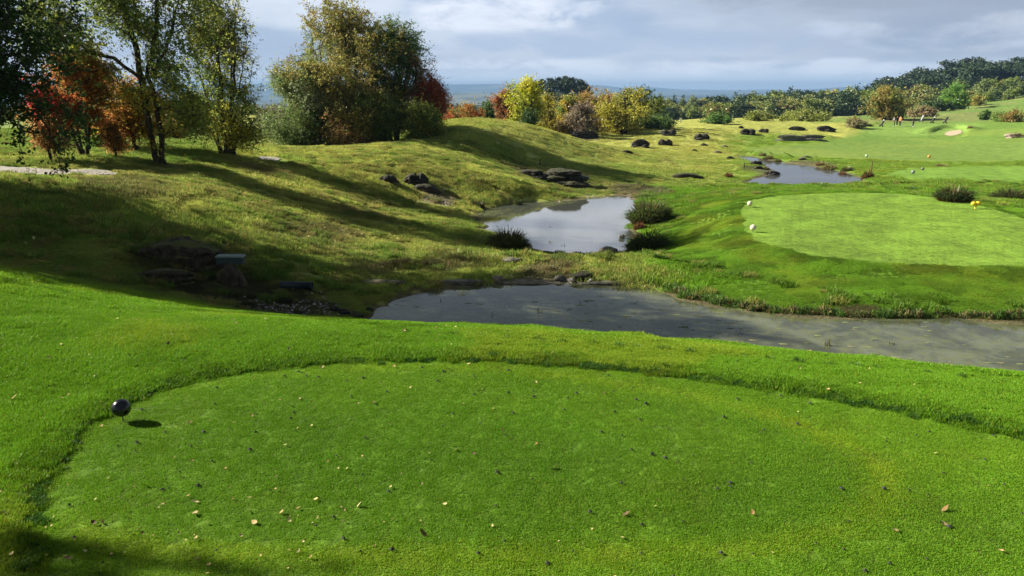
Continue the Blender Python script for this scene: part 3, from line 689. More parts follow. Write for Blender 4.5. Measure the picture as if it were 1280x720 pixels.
def tree(name, label, cat, base, stems, env, nodes=260, leaves=60, size=.08, spread=.28, cols=None, bark=None, seed=1, r0=.12, group=None, colf=None, hang=.1,
         twig=1.0, aspect=.6, lmat=None, rotz=0, single=False, shell=0, bare=0.0):
    """stems: polylines relative to base; env: ellipsoids of the crown; cols: leaf colours"""
    r = np.random.default_rng(seed)
    nodesP = []; par = []; isstem = []
    for st in stems:
        st = np.array(st, float); prev = -1
        for a, b in zip(st[:-1], st[1:]):
            L = np.linalg.norm(b - a); k = max(2, int(L / .35))
            for t in np.linspace(0, 1, k, endpoint=False):
                p = a + (b - a) * t + (r.normal(size=3) * .03 * (1 if prev >= 0 else 0))
                nodesP.append(p); par.append(prev); isstem.append(True); prev = len(nodesP) - 1
        nodesP.append(st[-1]); par.append(prev); isstem.append(True)
    pts = sample_env(env, nodes, r, shell)
    pts = pts[pts[:, 2] > .12]
    S = np.array(nodesP); d0 = np.linalg.norm(pts[:, None] - S[None], axis=2).min(1)
    order = np.argsort(d0)
    N = np.zeros((len(S) + len(pts), 3)); N[:len(S)] = S; cnt = len(S)
    PAR = np.full(len(N), -1); PAR[:cnt] = par
    depth = np.zeros(len(N)); 
    for i in order:
        p = pts[i]; q = N[:cnt]; v = p - q; d = np.linalg.norm(v, axis=1)
        cost = d * (1 + .9 * np.clip(-v[:, 2] / (d + .01) + .15, 0, 1)) + .12 * depth[:cnt]
        j = int(np.argmin(cost)); N[cnt] = p; PAR[cnt] = j; depth[cnt] = depth[j] + 1; cnt += 1
    w = np.zeros(cnt)
    haschild = np.zeros(cnt, bool)
    for i in range(cnt - 1, -1, -1):
        if i >= len(S): w[i] += 1
        if PAR[i] >= 0: w[PAR[i]] += w[i]; haschild[PAR[i]] = True
    # stems are listed parents first, so the sweep above accumulates correctly
    rad = np.maximum(.006, r0 * np.sqrt(w / max(w.max(), 1)))
    E = []; A = []; B = []
    for i in range(cnt):
        j = PAR[i]
        if j < 0: continue
        a, b = N[j], N[i]
        ra = rad[i] if i >= len(S) else rad[j]; rb = rad[i]
        if i >= len(S):
            m = (a + b) / 2 + r.normal(size=3) * .06 * np.linalg.norm(b - a) + np.array([0, 0, .06 * np.linalg.norm(b - a)])
            E += [(a, m), (m, b)]; A += [min(ra * 1.25, rad[j]), ra]; B += [ra, rb * .8]
        else: E.append((a, b)); A.append(ra); B.append(rb)
    # root flare
    for k in range(cnt):
        if PAR[k] < 0:
            for q in range(5):
                an = q * 1.257 + r.random(); fl = rad[k] * 2.0
                E.append((N[k] + np.array([math.cos(an) * fl, math.sin(an) * fl, -.15]), N[k] + np.array([0, 0, .35]))); A.append(rad[k] * .5); B.append(rad[k] * .6)
    # twigs with leaves
    tipi = np.arange(len(S), cnt)
    nl = leaves; src = np.repeat(tipi, nl); par_ = PAR[src]
    t = r.random((len(src), 1)) ** .6
    pos = N[par_] + (N[src] - N[par_]) * np.clip(t * 1.1, 0.15, 1.1)
    lim = np.linalg.norm(N[src] - N[par_], axis=1, keepdims=True)
    off = r.normal(size=(len(src), 3)) * spread * (.4 + .6 * t)
    # leaves sit on short shoots, so gather them in small bunches
    nb = 7; shoot = r.normal(size=(cnt, nb, 3)) * spread; which = r.integers(0, nb, len(src))
    off = shoot[src, which] * (.25 + .85 * r.random((len(src), 1))) + r.normal(size=(len(src), 3)) * spread * .16
    pos = pos * .25 + N[src] * .75 + off; pos[:, 2] -= hang * np.abs(off[:, 0] + off[:, 1]) * .5
    if bare: pos = pos[r.random(len(pos)) > bare]; 
    keep = pos[:, 2] > .05; pos = pos[keep]; srck = src[:len(keep)][keep] if not bare else None
    if twig:
        tw = N[tipi][:, None] + shoot[tipi] * .95
        m = len(tipi) * nb; E2 = np.stack([np.repeat(N[tipi], nb, 0), tw.reshape(-1, 3)], 1)
        Eall = np.concatenate([np.array(E), E2]); A = np.concatenate([A, np.full(m, .006 * twig)]); B = np.concatenate([B, np.full(m, .003 * twig)])
    else: Eall = np.array(E); A = np.array(A); B = np.array(B)
    TV, TF = tubes(Eall, np.array(A), np.array(B), 6 if size < .2 else 4)
    LV, LF = leaf_quads(pos, size, r, aspect, .2, .15)
    cols = np.array([c for c in cols]); 
    cw = np.clip(fbm(pos[:, 0] * 1 + pos[:, 2], pos[:, 1] + pos[:, 2] * .6, 1.3 / max(.5, spread * 4), 2, seed) * 1.6 - .3, 0, .999)
    ci = np.clip(cw * len(cols) + r.normal(size=len(pos)) * .55, 0, len(cols) - 1.001)
    c0 = np.floor(ci).astype(int); c = lerp(cols[c0], cols[np.minimum(c0 + 1, len(cols) - 1)], (ci - c0)[:, None])
    if colf is not None: c = colf(pos, c, r)
    c = c * LEAFK / (1 + 3.2 * c.max(1, keepdims=True)); c = np.clip(c * (.7 + .6 * r.random((len(c), 1))), 0, 1); LC = np.repeat(c, 4, 0)
    bark = bark or BARK; lmat = lmat or LEAF
    if single:
        V = np.concatenate([TV, LV]); C = np.concatenate([np.ones((len(TV), 3)) * .1, LC])
        o = mesh_np(name, V, [TF, LF + len(TV)], [bark, lmat], colors=C, midx=np.concatenate([np.zeros(len(TF)), np.ones(len(LF))]), loc=base)
        tag(o, label, cat, group); o.rotation_euler.z = rotz; return o
    e = empty(name, base, label, cat, group); e.rotation_euler.z = rotz
    mesh_np('trunk', TV, TF, bark, e, smooth=True); mesh_np('crown', LV, LF, lmat, e, colors=LC)
    return e
def copytree(o, loc, rz, label=None, group=None, s=1.0, sz=None):
    c = o.copy(); COL.objects.link(c); c.location = loc; c.rotation_euler = (0, 0, rz); c.scale = (s, s, sz or s)
    if label: c['label'] = label
    if group: c['group'] = group
    for ch in o.children:
        d = ch.copy(); COL.objects.link(d); d.parent = c
    return c

# leaf colours (linear)
G_DK = (.018, .034, .010); G_MD = (.045, .078, .016); G_OL = (.085, .100, .020); G_YE = (.20, .19, .022); G_LT = (.10, .17, .025)
O_BR = (.115, .075, .022); O_RU = (.22, .052, .016); O_RD = (.24, .030, .018); O_PK = (.34, .025, .045); O_OR = (.22, .105, .024); Y_LM = (.42, .40, .02); GREYG = (.11, .125, .075)
Y_GD = (.38, .27, .03); B_GR = (.13, .11, .07)

def P_(px, py, dy=0):
    p = on(px, py); return Vector((p.x, p.y + dy, h1(p.x, p.y + dy) if dy else p.z))

def near_trees():
    # dark broadleaf at the left edge, its crown hanging into the picture
    tree('broadleaf_tree', 'dark dense tree at the left edge whose crown hangs over the path', 'tree', (-17.4, 20.5, h1(-17.4, 20.5)),
         [[(0,0,0),(.1,0,1.6),(.3,.2,4),(.2,0,7.0)],[(.1,0,1.4),(1.6,-.6,3.6),(2.8,-1,5.6)],[(0,0,1.5),(-1.5,.6,4),(-2.2,.8,6)]],
         [(0,0,4.6,4.8,4.6,3.9),(2.2,-1.5,3.2,3.2,3.2,2.6),(2.0,1.6,4.6,3.3,3.2,2.8),(-2.4,0,4.6,3,3.6,3.4),(3.5,.3,2.2,1.9,2.4,2.0),(3.4,-1.4,5.4,2.0,2.2,2.2),(1.5,0,6.6,3.2,3.2,1.8)], 1700, 70, .11, .34,
         [(.009, .017, .005), (.010, .02, .005), (.015,.027,.007)], BARKD, 3, .24)
    # tall airy tree with two trunks by the path
    def cA(p, c, r):
        m = ((p[:, 2] < 3.0) & (p[:, 0] < 1)) * r.random(len(p)) > .45; c = c.copy(); c[m] = lerp(c[m], np.array(Y_GD), .6); return c
    b = P_(197, 206)
    tree('alder_tree', 'tall airy green tree with two grey trunks leaning apart above a leafy base', 'tree', b,
         [[(0,0,0),(-.14,0,1.2),(-.26,.1,3.0),(-.36,.1,4.6),(-.8,.1,6.8),(-1.3,.2,8.6)],[(.15,.1,0),(.25,.1,1.2),(.15,.1,2.6),(-.05,.15,3.6),(.5,.2,5.4),(.9,.2,8.4)],
          [(-.28,.1,3.4),(-1.2,0,4.2),(-2.3,0,4.5)],[(.2,.1,3.6),(1.0,0,4.8),(1.6,.1,6.6)]],
         [(-.6,.2,7.2,2.7,2.3,2.6),(-2.2,.2,5.9,2.2,1.9,1.5),(1.3,.2,6.0,1.9,1.8,2.2),(0,0,9.0,2.4,2,1.4),(-2.6,0,7.4,1.9,1.6,1.7),(.75,.1,2.2,1.1,.9,1.9),(1.0,.0,1.1,1.1,.9,1.0),(1.0,-.3,1.3,1.3,1.0,1.3),(1.3,.2,2.9,1.4,1.1,1.7),(.9,.1,2.0,1.2,1.0,1.6),(1.7,.1,4.0,1.3,1.2,1.6),(-.5,0,3.6,1.2,1.1,1.3),(-3.0,0,5.2,1.5,1.4,1.3)],
         1000, 44, .115, .34, [G_OL, (.10,.13,.03), (.07,.10,.022), G_OL, (.20,.21,.04)], BARKD, 7, .115, colf=cA, hang=.5)
    b = P_(283, 194)
    tree('birch_clump', 'many stemmed airy shrub tree with thin upright branches right of the double trunk', 'tree', b,
         [[(dx*.3,dy*.3,0),(dx*.8,dy,2.2),(dx*1.5,dy*1.4,4.6),(dx*1.8,dy*1.6,hh)] for dx,dy,hh in ((-.7,0,6.6),(-.3,.3,7.4),(.1,-.2,7.0),(.5,.2,6.8),(.85,0,5.6),(-1.0,.1,5.2),(.3,.5,6.2),(1.1,.3,4.6))],
         [(0,0,2.2,1.5,1.3,1.9),(-.6,0,4.3,1.3,1.2,1.9),(.6,0,4.4,1.4,1.2,2.0),(.2,0,6.4,1.5,1.2,1.3),(1.0,0,1.0,1.0,.9,.9),(-.9,0,1.0,.9,.9,.9)],
         800, 26, .10, .28, [G_MD, G_OL, (.12,.15,.03), G_YE], BARKD, 8, .10, hang=.5, colf=lambda p, c, r: np.where((p[:, 2:3] > 4.6) * (r.random((len(p), 1)) < .6), c * .55 + .03, c))
    # group in front of the far lowland
    b0 = P_(420, 190)
    def T(name, label, px, py, dy, hpx, wpx, cols, seed, nst=5, nodes=420, leaves=46, size=.12, spread=.33, low=.1, bark=None, cat='tree', top=.5, Y=None, **k):
        b = P_(px, py, dy); s = mpp(b.y); Hh = hpx * s
        if Y:
            yy = Y + dy; xx = (px - 640) / F_PX * (yy * CP + 1.0); b = Vector((xx, yy, h1(xx, yy))); s = mpp(yy); Hh = CAM_Z + (112 - (py - hpx)) * s - b.z
        Wd = wpx * s / 2 * 1.08; Hh *= .94; nodes = int(nodes * 1.35)
        r = random.Random(seed); st = []
        for q in range(nst):
            a = r.random() * 6.28; rr = Wd * .62 * (q + 1) / nst; hx, hy = math.cos(a) * rr, math.sin(a) * rr * .8
            st.append([(hx*.15, hy*.15, 0), (hx*.45, hy*.45, Hh*.3), (hx*.8, hy*.8, Hh*.6), (hx*.9, hy*.9, Hh*(.95 - .25*(q + 1)/nst))])
        env = []
        for q in range(8):
            f = low + (1 - low) * (q + .5) / 8; wf = Wd * (1 - abs(f - (1 - top)) ** 2 * 1.1) * (.72 + .3 * r.random())
            env.append((Wd * .28 * (r.random() - .5) * 2, Wd * .3 * (r.random() - .5) * 2, Hh * f * .95, wf * .86, wf * .8, Hh * (1 - low) * .17))
        return tree(name, label, cat, b, st, env, nodes, leaves, size, spread, cols, bark or BARKD, seed, .09 * Hh / 6, **k)
    T('willow_tree', 'grey green willow at the left of the big tree group', 384, 191, 0, 122, 104, [GREYG, (.10,.12,.05), (.07,.10,.03)], 21, 6, 520, 44, .11, hang=.3, Y=54)
    T('maple_tree', 'tall green and brown tree forming the peak of the tree group', 434, 189, 1.5, 182, 146, [G_OL, (.10,.10,.025), O_BR, (.12,.12,.03)], 22, 7, 1150, 54, .12, Y=54)
    T('poplar_tree', 'green crowned tree between the willow and the peak tree', 404, 190, 2.2, 164, 96, [G_OL, G_MD, (.10,.12,.03)], 20, 6, 560, 48, .11, Y=54)
    T('hornbeam_tree', 'dark green tree on the right shoulder of the tree group', 494, 186, 3, 156, 108, [(.045,.07,.028), G_DK, G_MD], 23, 6, 620, 54, .115, Y=54)
    T('rowan_tree', 'sparse reddish crown rising behind the dark shoulder of the tree group', 524, 183, 2.5, 122, 56, [O_RU, (.30,.13,.07), O_BR], 24, 4, 240, 26, .09, Y=54)
    T('beech_tree', 'dense rust red tree closing the right end of the tree group', 538, 176, 2, 76, 40, [(.14,.035,.016), O_RU, (.11,.03,.015)], 25, 5, 360, 60, .09, Y=54)
    T('hazel_bush', 'low yellow green bush below the rust red tree', 522, 182, -1, 54, 58, [G_OL, (.17,.17,.03), G_MD], 26, 7, 340, 50, .085, low=.03, cat='bush', Y=54)
    T('elder_bush', 'low brown leaved bush in front of the peak tree', 438, 190, -.8, 84, 70, [O_BR, G_OL, (.13,.11,.03), (.20,.10,.05)], 27, 7, 420, 46, .09, low=.03, cat='bush', Y=54)
    T('spindle_bush', 'low dark green bush between willow and brown bush', 470, 188, -.4, 70, 72, [G_DK, G_MD, G_OL], 28, 7, 420, 50, .09, low=.03, cat='bush', Y=54)
    T('sallow_bush', 'small green bush at the foot of the willow', 396, 191, -.6, 60, 52, [G_MD, G_OL, G_DK], 29, 6, 260, 50, .085, low=.03, cat='bush', Y=54)
    # autumn trees on the lawn behind the path
    T('red_maple_tree', 'orange red maple on the lawn with a thin dark trunk', 108, 198, 0, 130, 104, [O_RU, O_OR, O_BR, (.30,.10,.02)], 31, 4, 380, 40, .10, low=.42, top=.42, spread=.26)
    T('crimson_bush', 'small bright crimson tree beside the orange red maple', 94, 196, -1.5, 92, 36, [O_PK, O_RD, O_RD], 32, 4, 150, 46, .08, low=.5, spread=.2)
    T('cherry_tree', 'orange yellow young tree with bent thin stems', 101, 199, -2, 56, 44, [O_OR, (.30,.13,.05), O_BR], 33, 3, 140, 34, .08, low=.35, spread=.2)
    T('young_ash_tree', 'rust and yellow tree between the maple and the double trunk', 158, 192, 1, 92, 62, [O_RU, G_YE, O_OR], 34, 4, 260, 40, .09, low=.3)
    T('sapling', 'small salmon orange sapling with several thin stems', 146, 198, 0, 46, 26, [(.30,.17,.07), O_OR], 35, 4, 110, 30, .07, low=.2, spread=.18)
    T('yellow_shrub', 'yellow green tree trunked darkly behind the maple', 66, 190, 3, 124, 70, [G_YE, O_BR, O_OR, G_OL], 36, 3, 300, 44, .10, low=.35)
    T('round_shrub', 'round dark green shrub behind the dark trunk on the lawn', 72, 190, 4, 36, 28, [G_MD, (.07,.12,.02)], 37, 5, 150, 50, .09, low=.03, cat='bush')
    # shrubs along the back of the lawn
    k = 0
    for px, py, hp, wp, cl, lb in [(30,172,40,60,[G_MD,G_OL],'dark green bush at the back of the lawn, leftmost'),(110,172,38,60,[G_DK,(.06,.05,.045)],'dark bush behind the red maple'),
        (165,172,34,54,[G_OL,O_BR],'brownish bush behind the rust and yellow tree'),(215,172,48,60,[G_OL,G_MD],'green bush behind the double trunk'),(250,170,52,56,[G_YE,G_OL],'yellowish bush between the two airy trees'),
        (322,174,38,52,[(.08,.055,.055),(.06,.06,.04)],'dull purple bush right of the airy shrub tree'),(352,176,44,50,[(.09,.06,.06),(.07,.07,.04)],'dull purple bush beside the willow'),(338,178,24,50,[G_MD,G_DK],'low green bush below the dull purple bushes'),
        (5,176,60,60,[O_OR,G_OL],'orange tinged bush behind the dark edge tree')]:
        T('bush', lb, px, py, 4 + (k % 3), hp, wp, cl, 60 + k, 5, 190, 40, .13, spread=.34, low=.03, cat='bush', group='bushes along the back of the lawn'); k += 1

def shade_trees():
    # standing left of the frame: their shadows cross the slope and the tee
    for k, (x, y, s, sz, lb) in enumerate(SHADE):
        z = h1(x, y)
        copytree(SH_PROTO, (x, y, z), k * 1.3, lb, 'trees left of the view', s, sz)

def mid_trees():
    def T(name, label, px, py, Y, top, wpx, cols, seed, nst=4, nodes=150, leaves=50, cat='tree', low=.05, topw=.5, size=.2, spread=.5, cone=False, **k):
        x = (px - 640) / F_PX * (Y * CP + 1.5) ; z = h1(x, Y); s = Y / F_PX
        zt = CAM_Z + (112 - top) * s; Hh = zt - z
        if Hh < 1.3: q = on(px, py); x, Y, z = q; s = Y / F_PX; Hh = max(.8, (py - top) * s)
        Wd = wpx * s / 2 * 1.2; r = random.Random(seed)
        st = [[(0,0,0),(Wd*.05,0,Hh*.4),(0,0,Hh*.93)]]
        for q in range(nst - 1):
            a = r.random() * 6.28; st.append([(0,0,Hh*.08),(math.cos(a)*Wd*.4, math.sin(a)*Wd*.4, Hh*.4),(math.cos(a)*Wd*.6, math.sin(a)*Wd*.6, Hh*.75)])
        env = []
        for q in range(7):
            f = low + (1 - low) * (q + .5) / 7
            wf = Wd * ((1.05 - f) if cone else (1 - abs(f - (1 - topw)) ** 2 * 2.0)) * (.75 + .3 * r.random())
            env.append((Wd*.2*(r.random()-.5)*2, Wd*.25*(r.random()-.5)*2, Hh * f * .96, wf, wf, Hh * (1 - low) * .16))
        return tree(name, label, cat, (x, Y, z), st, env, int(nodes * 1.5), leaves, size, spread, cols, BARKD, seed, .05 * Hh, twig=2.0, **k)
    T('orange_bush', 'rounded orange brown bush just right of the rust red tree', 580, 150, 96, 131, 44, [O_BR, G_OL, O_RU], 41, cat='bush', nodes=140)
    T('small_green_tree', 'small dark green tree standing between orange brown bushes', 612, 150, 100, 123, 20, [G_MD, G_DK], 42, cone=True, nodes=80)
    T('russet_tree', 'reddish brown tree directly left of the yellow tree', 632, 150, 104, 116, 30, [O_BR, O_RU, (.14,.10,.05)], 43)
    T('yellow_tree', 'bright lemon yellow tree, the brightest crown on the skyline', 656, 152, 98, 99, 40, [Y_LM, (.34,.33,.03), (.20,.22,.02)], 44, nodes=220, topw=.45,
      colf=lambda p, c, r: lerp(np.array([.13,.15,.02]), c, np.clip((p[:, 2:3] - 1.2) / 2.5, 0, 1)))
    T('dark_bush', 'small dark green bush at the foot of the yellow tree', 660, 158, 95, 140, 18, [G_MD, G_DK], 45, cat='bush', nodes=70)
    T('olive_tree', 'olive brown tree right of the yellow tree', 684, 156, 108, 120, 34, [G_OL, O_BR, G_YE], 46)
    T('cone_tree', 'pointed green and gold tree above the shadowed hollow', 710, 158, 104, 108, 34, [G_MD, G_OL, Y_GD], 47, cone=True, nodes=200)
    T('purple_bush', 'dull mauve brown bush below the pointed tree', 726, 160, 101, 132, 34, [(.085,.065,.05), B_GR], 48, cat='bush')
    T('tan_tree', 'broad tan orange tree in the middle of the skyline row', 744, 160, 112, 113, 56, [O_BR, (.21,.13,.04), G_OL, (.22,.11,.04)], 49, nodes=280)
    T('golden_tree', 'broad yellow olive tree right of the tan one', 779, 160, 106, 116, 56, [G_OL, (.20,.17,.03), G_YE], 50, nodes=280)
    T('dark_round_tree', 'dark green round tree behind the yellow olive tree', 797, 158, 120, 111, 42, [G_DK, (.02,.04,.012)], 51, nodes=220)
    T('mid_green_tree', 'mid green tree at the right end of the skyline row', 816, 158, 118, 124, 34, [G_MD, G_OL], 52)
    T('low_green_bush', 'low dark green bush at the right foot of the skyline row', 822, 160, 112, 144, 34, [G_DK, G_MD], 53, cat='bush', nodes=90)
    T('far_oak', 'golden brown round oak behind the golfers', 1107, 152, 165, 112, 46, [(.17,.125,.03), (.14,.105,.03), G_OL], 54, nodes=260, leaves=60, size=.3, spread=.55, shell=.5)
    T('lime_tree', 'bright fresh green tree in front of the dark woods on the hill', 1191, 140, 215, 109, 24, [(.06,.13,.025), (.07,.12,.02)], 55, size=.4, spread=.8, cone=False)
    T('willow_shrub', 'pale olive rounded bush before the dark wood', 1012, 150, 160, 139, 40, [(.17,.18,.05), G_OL], 56, cat='bush', size=.3, spread=.6)
    T('willow_shrub', 'smaller pale olive bush left of the rounded one', 985, 150, 165, 143, 26, [(.17,.18,.05), G_OL], 57, cat='bush', size=.3, spread=.6, nodes=90)
    T('low_bush', 'flat low pale bush on the skyline before the wood', 948, 150, 170, 143, 24, [(.15,.16,.05), G_OL], 58, cat='bush', size=.3, nodes=80)
    T('dark_low_bush', 'flat dark green bush right of the white marker sign', 898, 154, 140, 146, 28, [(.03,.07,.015), G_MD], 59, cat='bush', size=.25, nodes=110)
    T('round_bush', 'small round dark bush alone on the right hillside', 1230, 150, 170, 140, 10, [G_DK, G_MD], 60, cat='bush', size=.25, spread=.3, nodes=60)
    T('hillside_bush', 'low olive bush on the right hillside beside the round dark one', 1248, 152, 175, 144, 20, [(.09,.13,.03)], 61, cat='bush', size=.25, nodes=60)
    T('hillside_bush', 'brown and green low bush near the right edge of the hillside', 1268, 152, 178, 142, 24, [G_OL, O_BR], 62, cat='bush', size=.25, nodes=60)
    T('tan_bush', 'brown low bush right of the golfers below the dark wood', 1150, 146, 190, 136, 30, [(.17,.12,.06), B_GR, G_OL], 63, cat='bush', size=.35, nodes=90)
    T('dark_thicket', 'low dark thicket in front of the wood right of the oak', 1172, 143, 205, 126, 30, [(.03,.045,.02), G_DK], 64, cat='bush', size=.4, nodes=110)
    T('slope_bush', 'brown and green scrub on the slope left of the golfers', 1068, 160, 135, 150, 20, [O_BR, G_OL, B_GR], 65, cat='bush', size=.25, spread=.4, nodes=70)

def forest():
    D = empty
    r = random.Random(5)
    def proto(name, label, cols, Hh, Wd, seed, kind):
        if kind == 'spruce':
            st = [[(0,0,0),(0,0,Hh*.98)]]; env = [(0,0,Hh*(.14+.82*q/9), Wd*(1.02-(q/9.0)**1.4)*1.05+.3, Wd*(1.02-(q/9.0)**1.4)*1.05+.3, Hh*.07) for q in range(10)]
            nd, lv = 150, 26
        elif kind == 'pine':
            st = [[(0,0,0),(.3,.1,Hh*.5),(0,0,Hh*.92)]]; rr = random.Random(seed)
            env = [((rr.random()-.5)*Wd*1.3,(rr.random()-.5)*Wd*1.3,Hh*(.55+.42*rr.random()),Wd*.55,Wd*.55,Hh*.07) for q in range(9)]; nd, lv = 130, 26
        else:
            st = [[(0,0,0),(.2,0,Hh*.4),(0,0,Hh*.85)]]; rr = random.Random(seed)
            env = [((rr.random()-.5)*Wd*.9,(rr.random()-.5)*Wd*.9,Hh*(.2+.66*q/8),Wd*.66,Wd*.66,Hh*.14) for q in range(9)]; nd, lv = 170, 26
        o = tree(name, label, 'tree', (0, -400, -50), st, env, nd, lv, .62, .65, cols, BARKD, seed, .22, twig=0, lmat=NEEDLE, single=True, aspect=.7)
        return o
    SPD = [(.014,.024,.011), (.022,.036,.014)]; SPO = [(.060,.078,.026), (.080,.095,.028)]
    PR = {'sp1': proto('spruce_tree', 'x', SPD, 12, 2.6, 81, 'spruce'), 'sp2': proto('spruce_tree', 'x', SPO, 11, 2.4, 82, 'spruce'),
          'pi1': proto('pine_tree', 'x', [(.008,.014,.008), (.013,.020,.011)], 14, 4.2, 83, 'pine'), 'pi2': proto('pine_tree', 'x', [(.009,.015,.009), (.015,.023,.011)], 13, 3.6, 84, 'pine'),
          'br1': proto('broadleaf_tree', 'x', [G_MD, G_OL, (.06,.08,.02)], 10, 4.6, 85, 'broad'), 'br2': proto('broadleaf_tree', 'x', [(.12,.085,.035), (.09,.08,.03), G_OL], 9.5, 4.3, 86, 'broad'),
          'br3': proto('broadleaf_tree', 'x', [(.13,.13,.03), (.16,.13,.03)], 10, 4.4, 87, 'broad'), 'dk1': proto('broadleaf_tree', 'x', [(.012,.020,.010), (.018,.028,.013)], 10.5, 4.8, 88, 'broad')}
    LB = {'sp1': 'dark spruce standing in the {}', 'sp2': 'olive green spruce standing in the {}', 'pi1': 'tall dark pine with an open crown in the {}', 'pi2': 'slim dark pine with tufted crown in the {}',
          'br1': 'green broadleaf tree in the {}', 'br2': 'brown tinged broadleaf tree in the {}', 'br3': 'yellowing broadleaf tree in the {}', 'dk1': 'dark broadleaf tree in the {}'}
    used = set()
    def put(k, x, y, top, where, wide=1.35):
        z = h1(x, y); Hh = {'sp1': 12, 'sp2': 11, 'pi1': 14, 'pi2': 13, 'br1': 10, 'br2': 9.5, 'br3': 10, 'dk1': 10.5}[k]
        zt = CAM_Z + (112 - top + 4.5) * y / F_PX; s = max(.35, (zt - z) / Hh)
        o = PR[k]; lab = LB[k].format(where); grp = where[0].upper() + where[1:] + ', ' + LB[k].split(' in the')[0].split(' standing')[0] + 's'
        if k not in used:
            used.add(k); o.location = (x, y, z - .3); o.rotation_euler.z = r.random() * 6.28; o.scale = (min(s, 1.25) * wide,) * 2 + (s,); o['label'] = lab; o['group'] = grp; return
        copytree(o, (x, y, z - .3), r.random() * 6.28, lab, grp, min(s, 1.25) * wide, s)
    # belt of wood across the middle distance, px 815..1085
    W1 = 'wood across the middle distance'
    px = 805.0
    def topline(p):
        return np.interp(p, [800,830,860,900,960,1000,1030,1060,1090,1130,1180,1230,1300], [128,125,124,121,117,116,113,112,111,108,104,96,92])
    while px < 1085:
        for row, (Y, dt) in enumerate(((430, 0), (385, 3), (345, 7), (305, 11))):
            Y2 = Y + r.uniform(-25, 25); pp = px + r.uniform(-5, 5); x = (pp - 640) / F_PX * Y2
            if 1000 < pp < 1075 and row == 2: k = r.choice(['br1', 'dk1', 'dk1'])
            elif pp < 900: k = r.choice(['dk1', 'br1', 'br2', 'sp2', 'sp1'])
            else: k = r.choice(['sp1', 'sp2', 'sp2', 'sp1', 'pi2', 'br1', 'br2'])
            if row == 0: k = r.choice(['sp1', 'sp2', 'sp2', 'pi2'])
            put(k, x, Y2, topline(pp) + dt + r.uniform(-2.5, 4), W1)
        px += 8.5
    # wooded hillside on the right
    W2 = 'wooded hillside behind the green'
    px = 1085.0
    while px < 1310:
        f = (px - 1085) / 200
        for row, (Y, t0, t1) in enumerate(((250, 131, 116), (290, 124, 106), (340, 116, 98))):
            Y2 = Y + r.uniform(-15, 15); pp = px + r.uniform(-5, 5); x = (pp - 640) / F_PX * Y2
            k = r.choice(['sp2', 'br1', 'br2', 'sp2', 'sp1', 'dk1', 'br3'] if pp > 1190 else ['sp1', 'sp2', 'br1', 'dk1', 'br2'])
            put(k, x, Y2, lerp(t0, t1, f) + r.uniform(-3, 4), W2, 1.3)
        px += 7
    W3 = 'pine ridge on the skyline'
    px = 1086.0
    while px < 1320:
        top = np.interp(px, [1086, 1110, 1140, 1170, 1195, 1210, 1240, 1280, 1320], [104, 97, 92, 85, 78, 82, 78, 73, 70])
        for row in range(2):
            Y2 = 470 + row * -45 + r.uniform(-12, 12); pp = px + r.uniform(-4, 4); x = (pp - 640) / F_PX * Y2
            put(r.choice(['pi1', 'pi2', 'pi1']) if row == 0 else r.choice(['pi1', 'dk1', 'sp1']), x, Y2, top + (r.uniform(-3.5, 4) if row == 0 else 8 + r.uniform(-2, 3)), W3)
        px += 8.5
    # dark rounded hummock of trees behind the skyline row
    W4 = 'dark wooded hummock behind the yellow tree'
    px = 668.0
    while px < 735:
        top = np.interp(px, [660, 675, 690, 705, 722, 740], [113, 103, 99, 99, 104, 114])
        for row in range(2):
            Y2 = 395 + row * -30; x = (px + r.uniform(-3, 3) - 640) / F_PX * Y2; put('dk1' if r.random() < .7 else 'pi2', x, Y2, top + row * 6 + r.uniform(-1, 2), W4, .9)
        px += 9
    # thin belt of trees in the gap left of the yellow tree
    W5 = 'low wood in the gap below the blue lowland'
    px = 540.0
    while px < 660:
        Y2 = 330 + r.uniform(-30, 30); x = (px - 640) / F_PX * Y2; put(r.choice(['dk1', 'sp1', 'br1']), x, Y2, 134 + r.uniform(-3, 3), W5); px += 11
    px = 735.0
    while px < 815:
        Y2 = 330 + r.uniform(-30, 30); x = (px - 640) / F_PX * Y2; put(r.choice(['dk1', 'sp1', 'br1']), x, Y2, 128 + r.uniform(-3, 3), W1); px += 12
    px = -10.0
    while px < 390:
        Y2 = 190 + r.uniform(-20, 20); x = (px - 640) / F_PX * Y2; put(r.choice(['dk1', 'br2', 'br1']), x, Y2, 139 + r.uniform(-4, 4), 'hedge line behind the left lawn'); px += 14
SHADE = [(-16.0, 6.5, .44, 1.25, 'slim dark tree outside the frame left of the tee')]
if TREES:
    near_trees()
    tick('near'); mid_trees()
    tick('mid'); forest(); tick('forest')
    SH_PROTO = [o for o in scn.objects if o.name.startswith('broadleaf_tree') and o.type == 'EMPTY'][0]
    shade_trees()
# ---------------------------------------------------------------- rocks
def rock_material(name, a, b, moss, mossk):
    m, nt, bs = mat(name, .85, .25); P = pos_(nt); n = noise_(nt, P, 6, 7, .7); n2 = noise_(nt, P, 1.5, 4, .6)
    base = mixf(nt, rng_(nt, n, .35, .68), a, b)
    g = nt.nodes.new('ShaderNodeNewGeometry'); s = nt.nodes.new('ShaderNodeSeparateXYZ'); nt.links.new(g.outputs['Normal'], s.inputs[0])
    f = math_(nt, 'MULTIPLY', rng_(nt, s.outputs[2], .55, .9), rng_(nt, n2, .40, .58, 0, mossk))
    nt.links.new(mixf(nt, f, base, moss), bs.inputs['Base Color']); bump_(nt, n, .9, .08, bs.inputs['Normal']); return m
SLATE = rock_material('dark_slate', (.016, .014, .012), (.055, .048, .040), (.050, .055, .02), .8)
SLATEG = rock_material('grey_stone', (.07, .065, .058), (.20, .185, .16), (.13, .13, .05), .6)
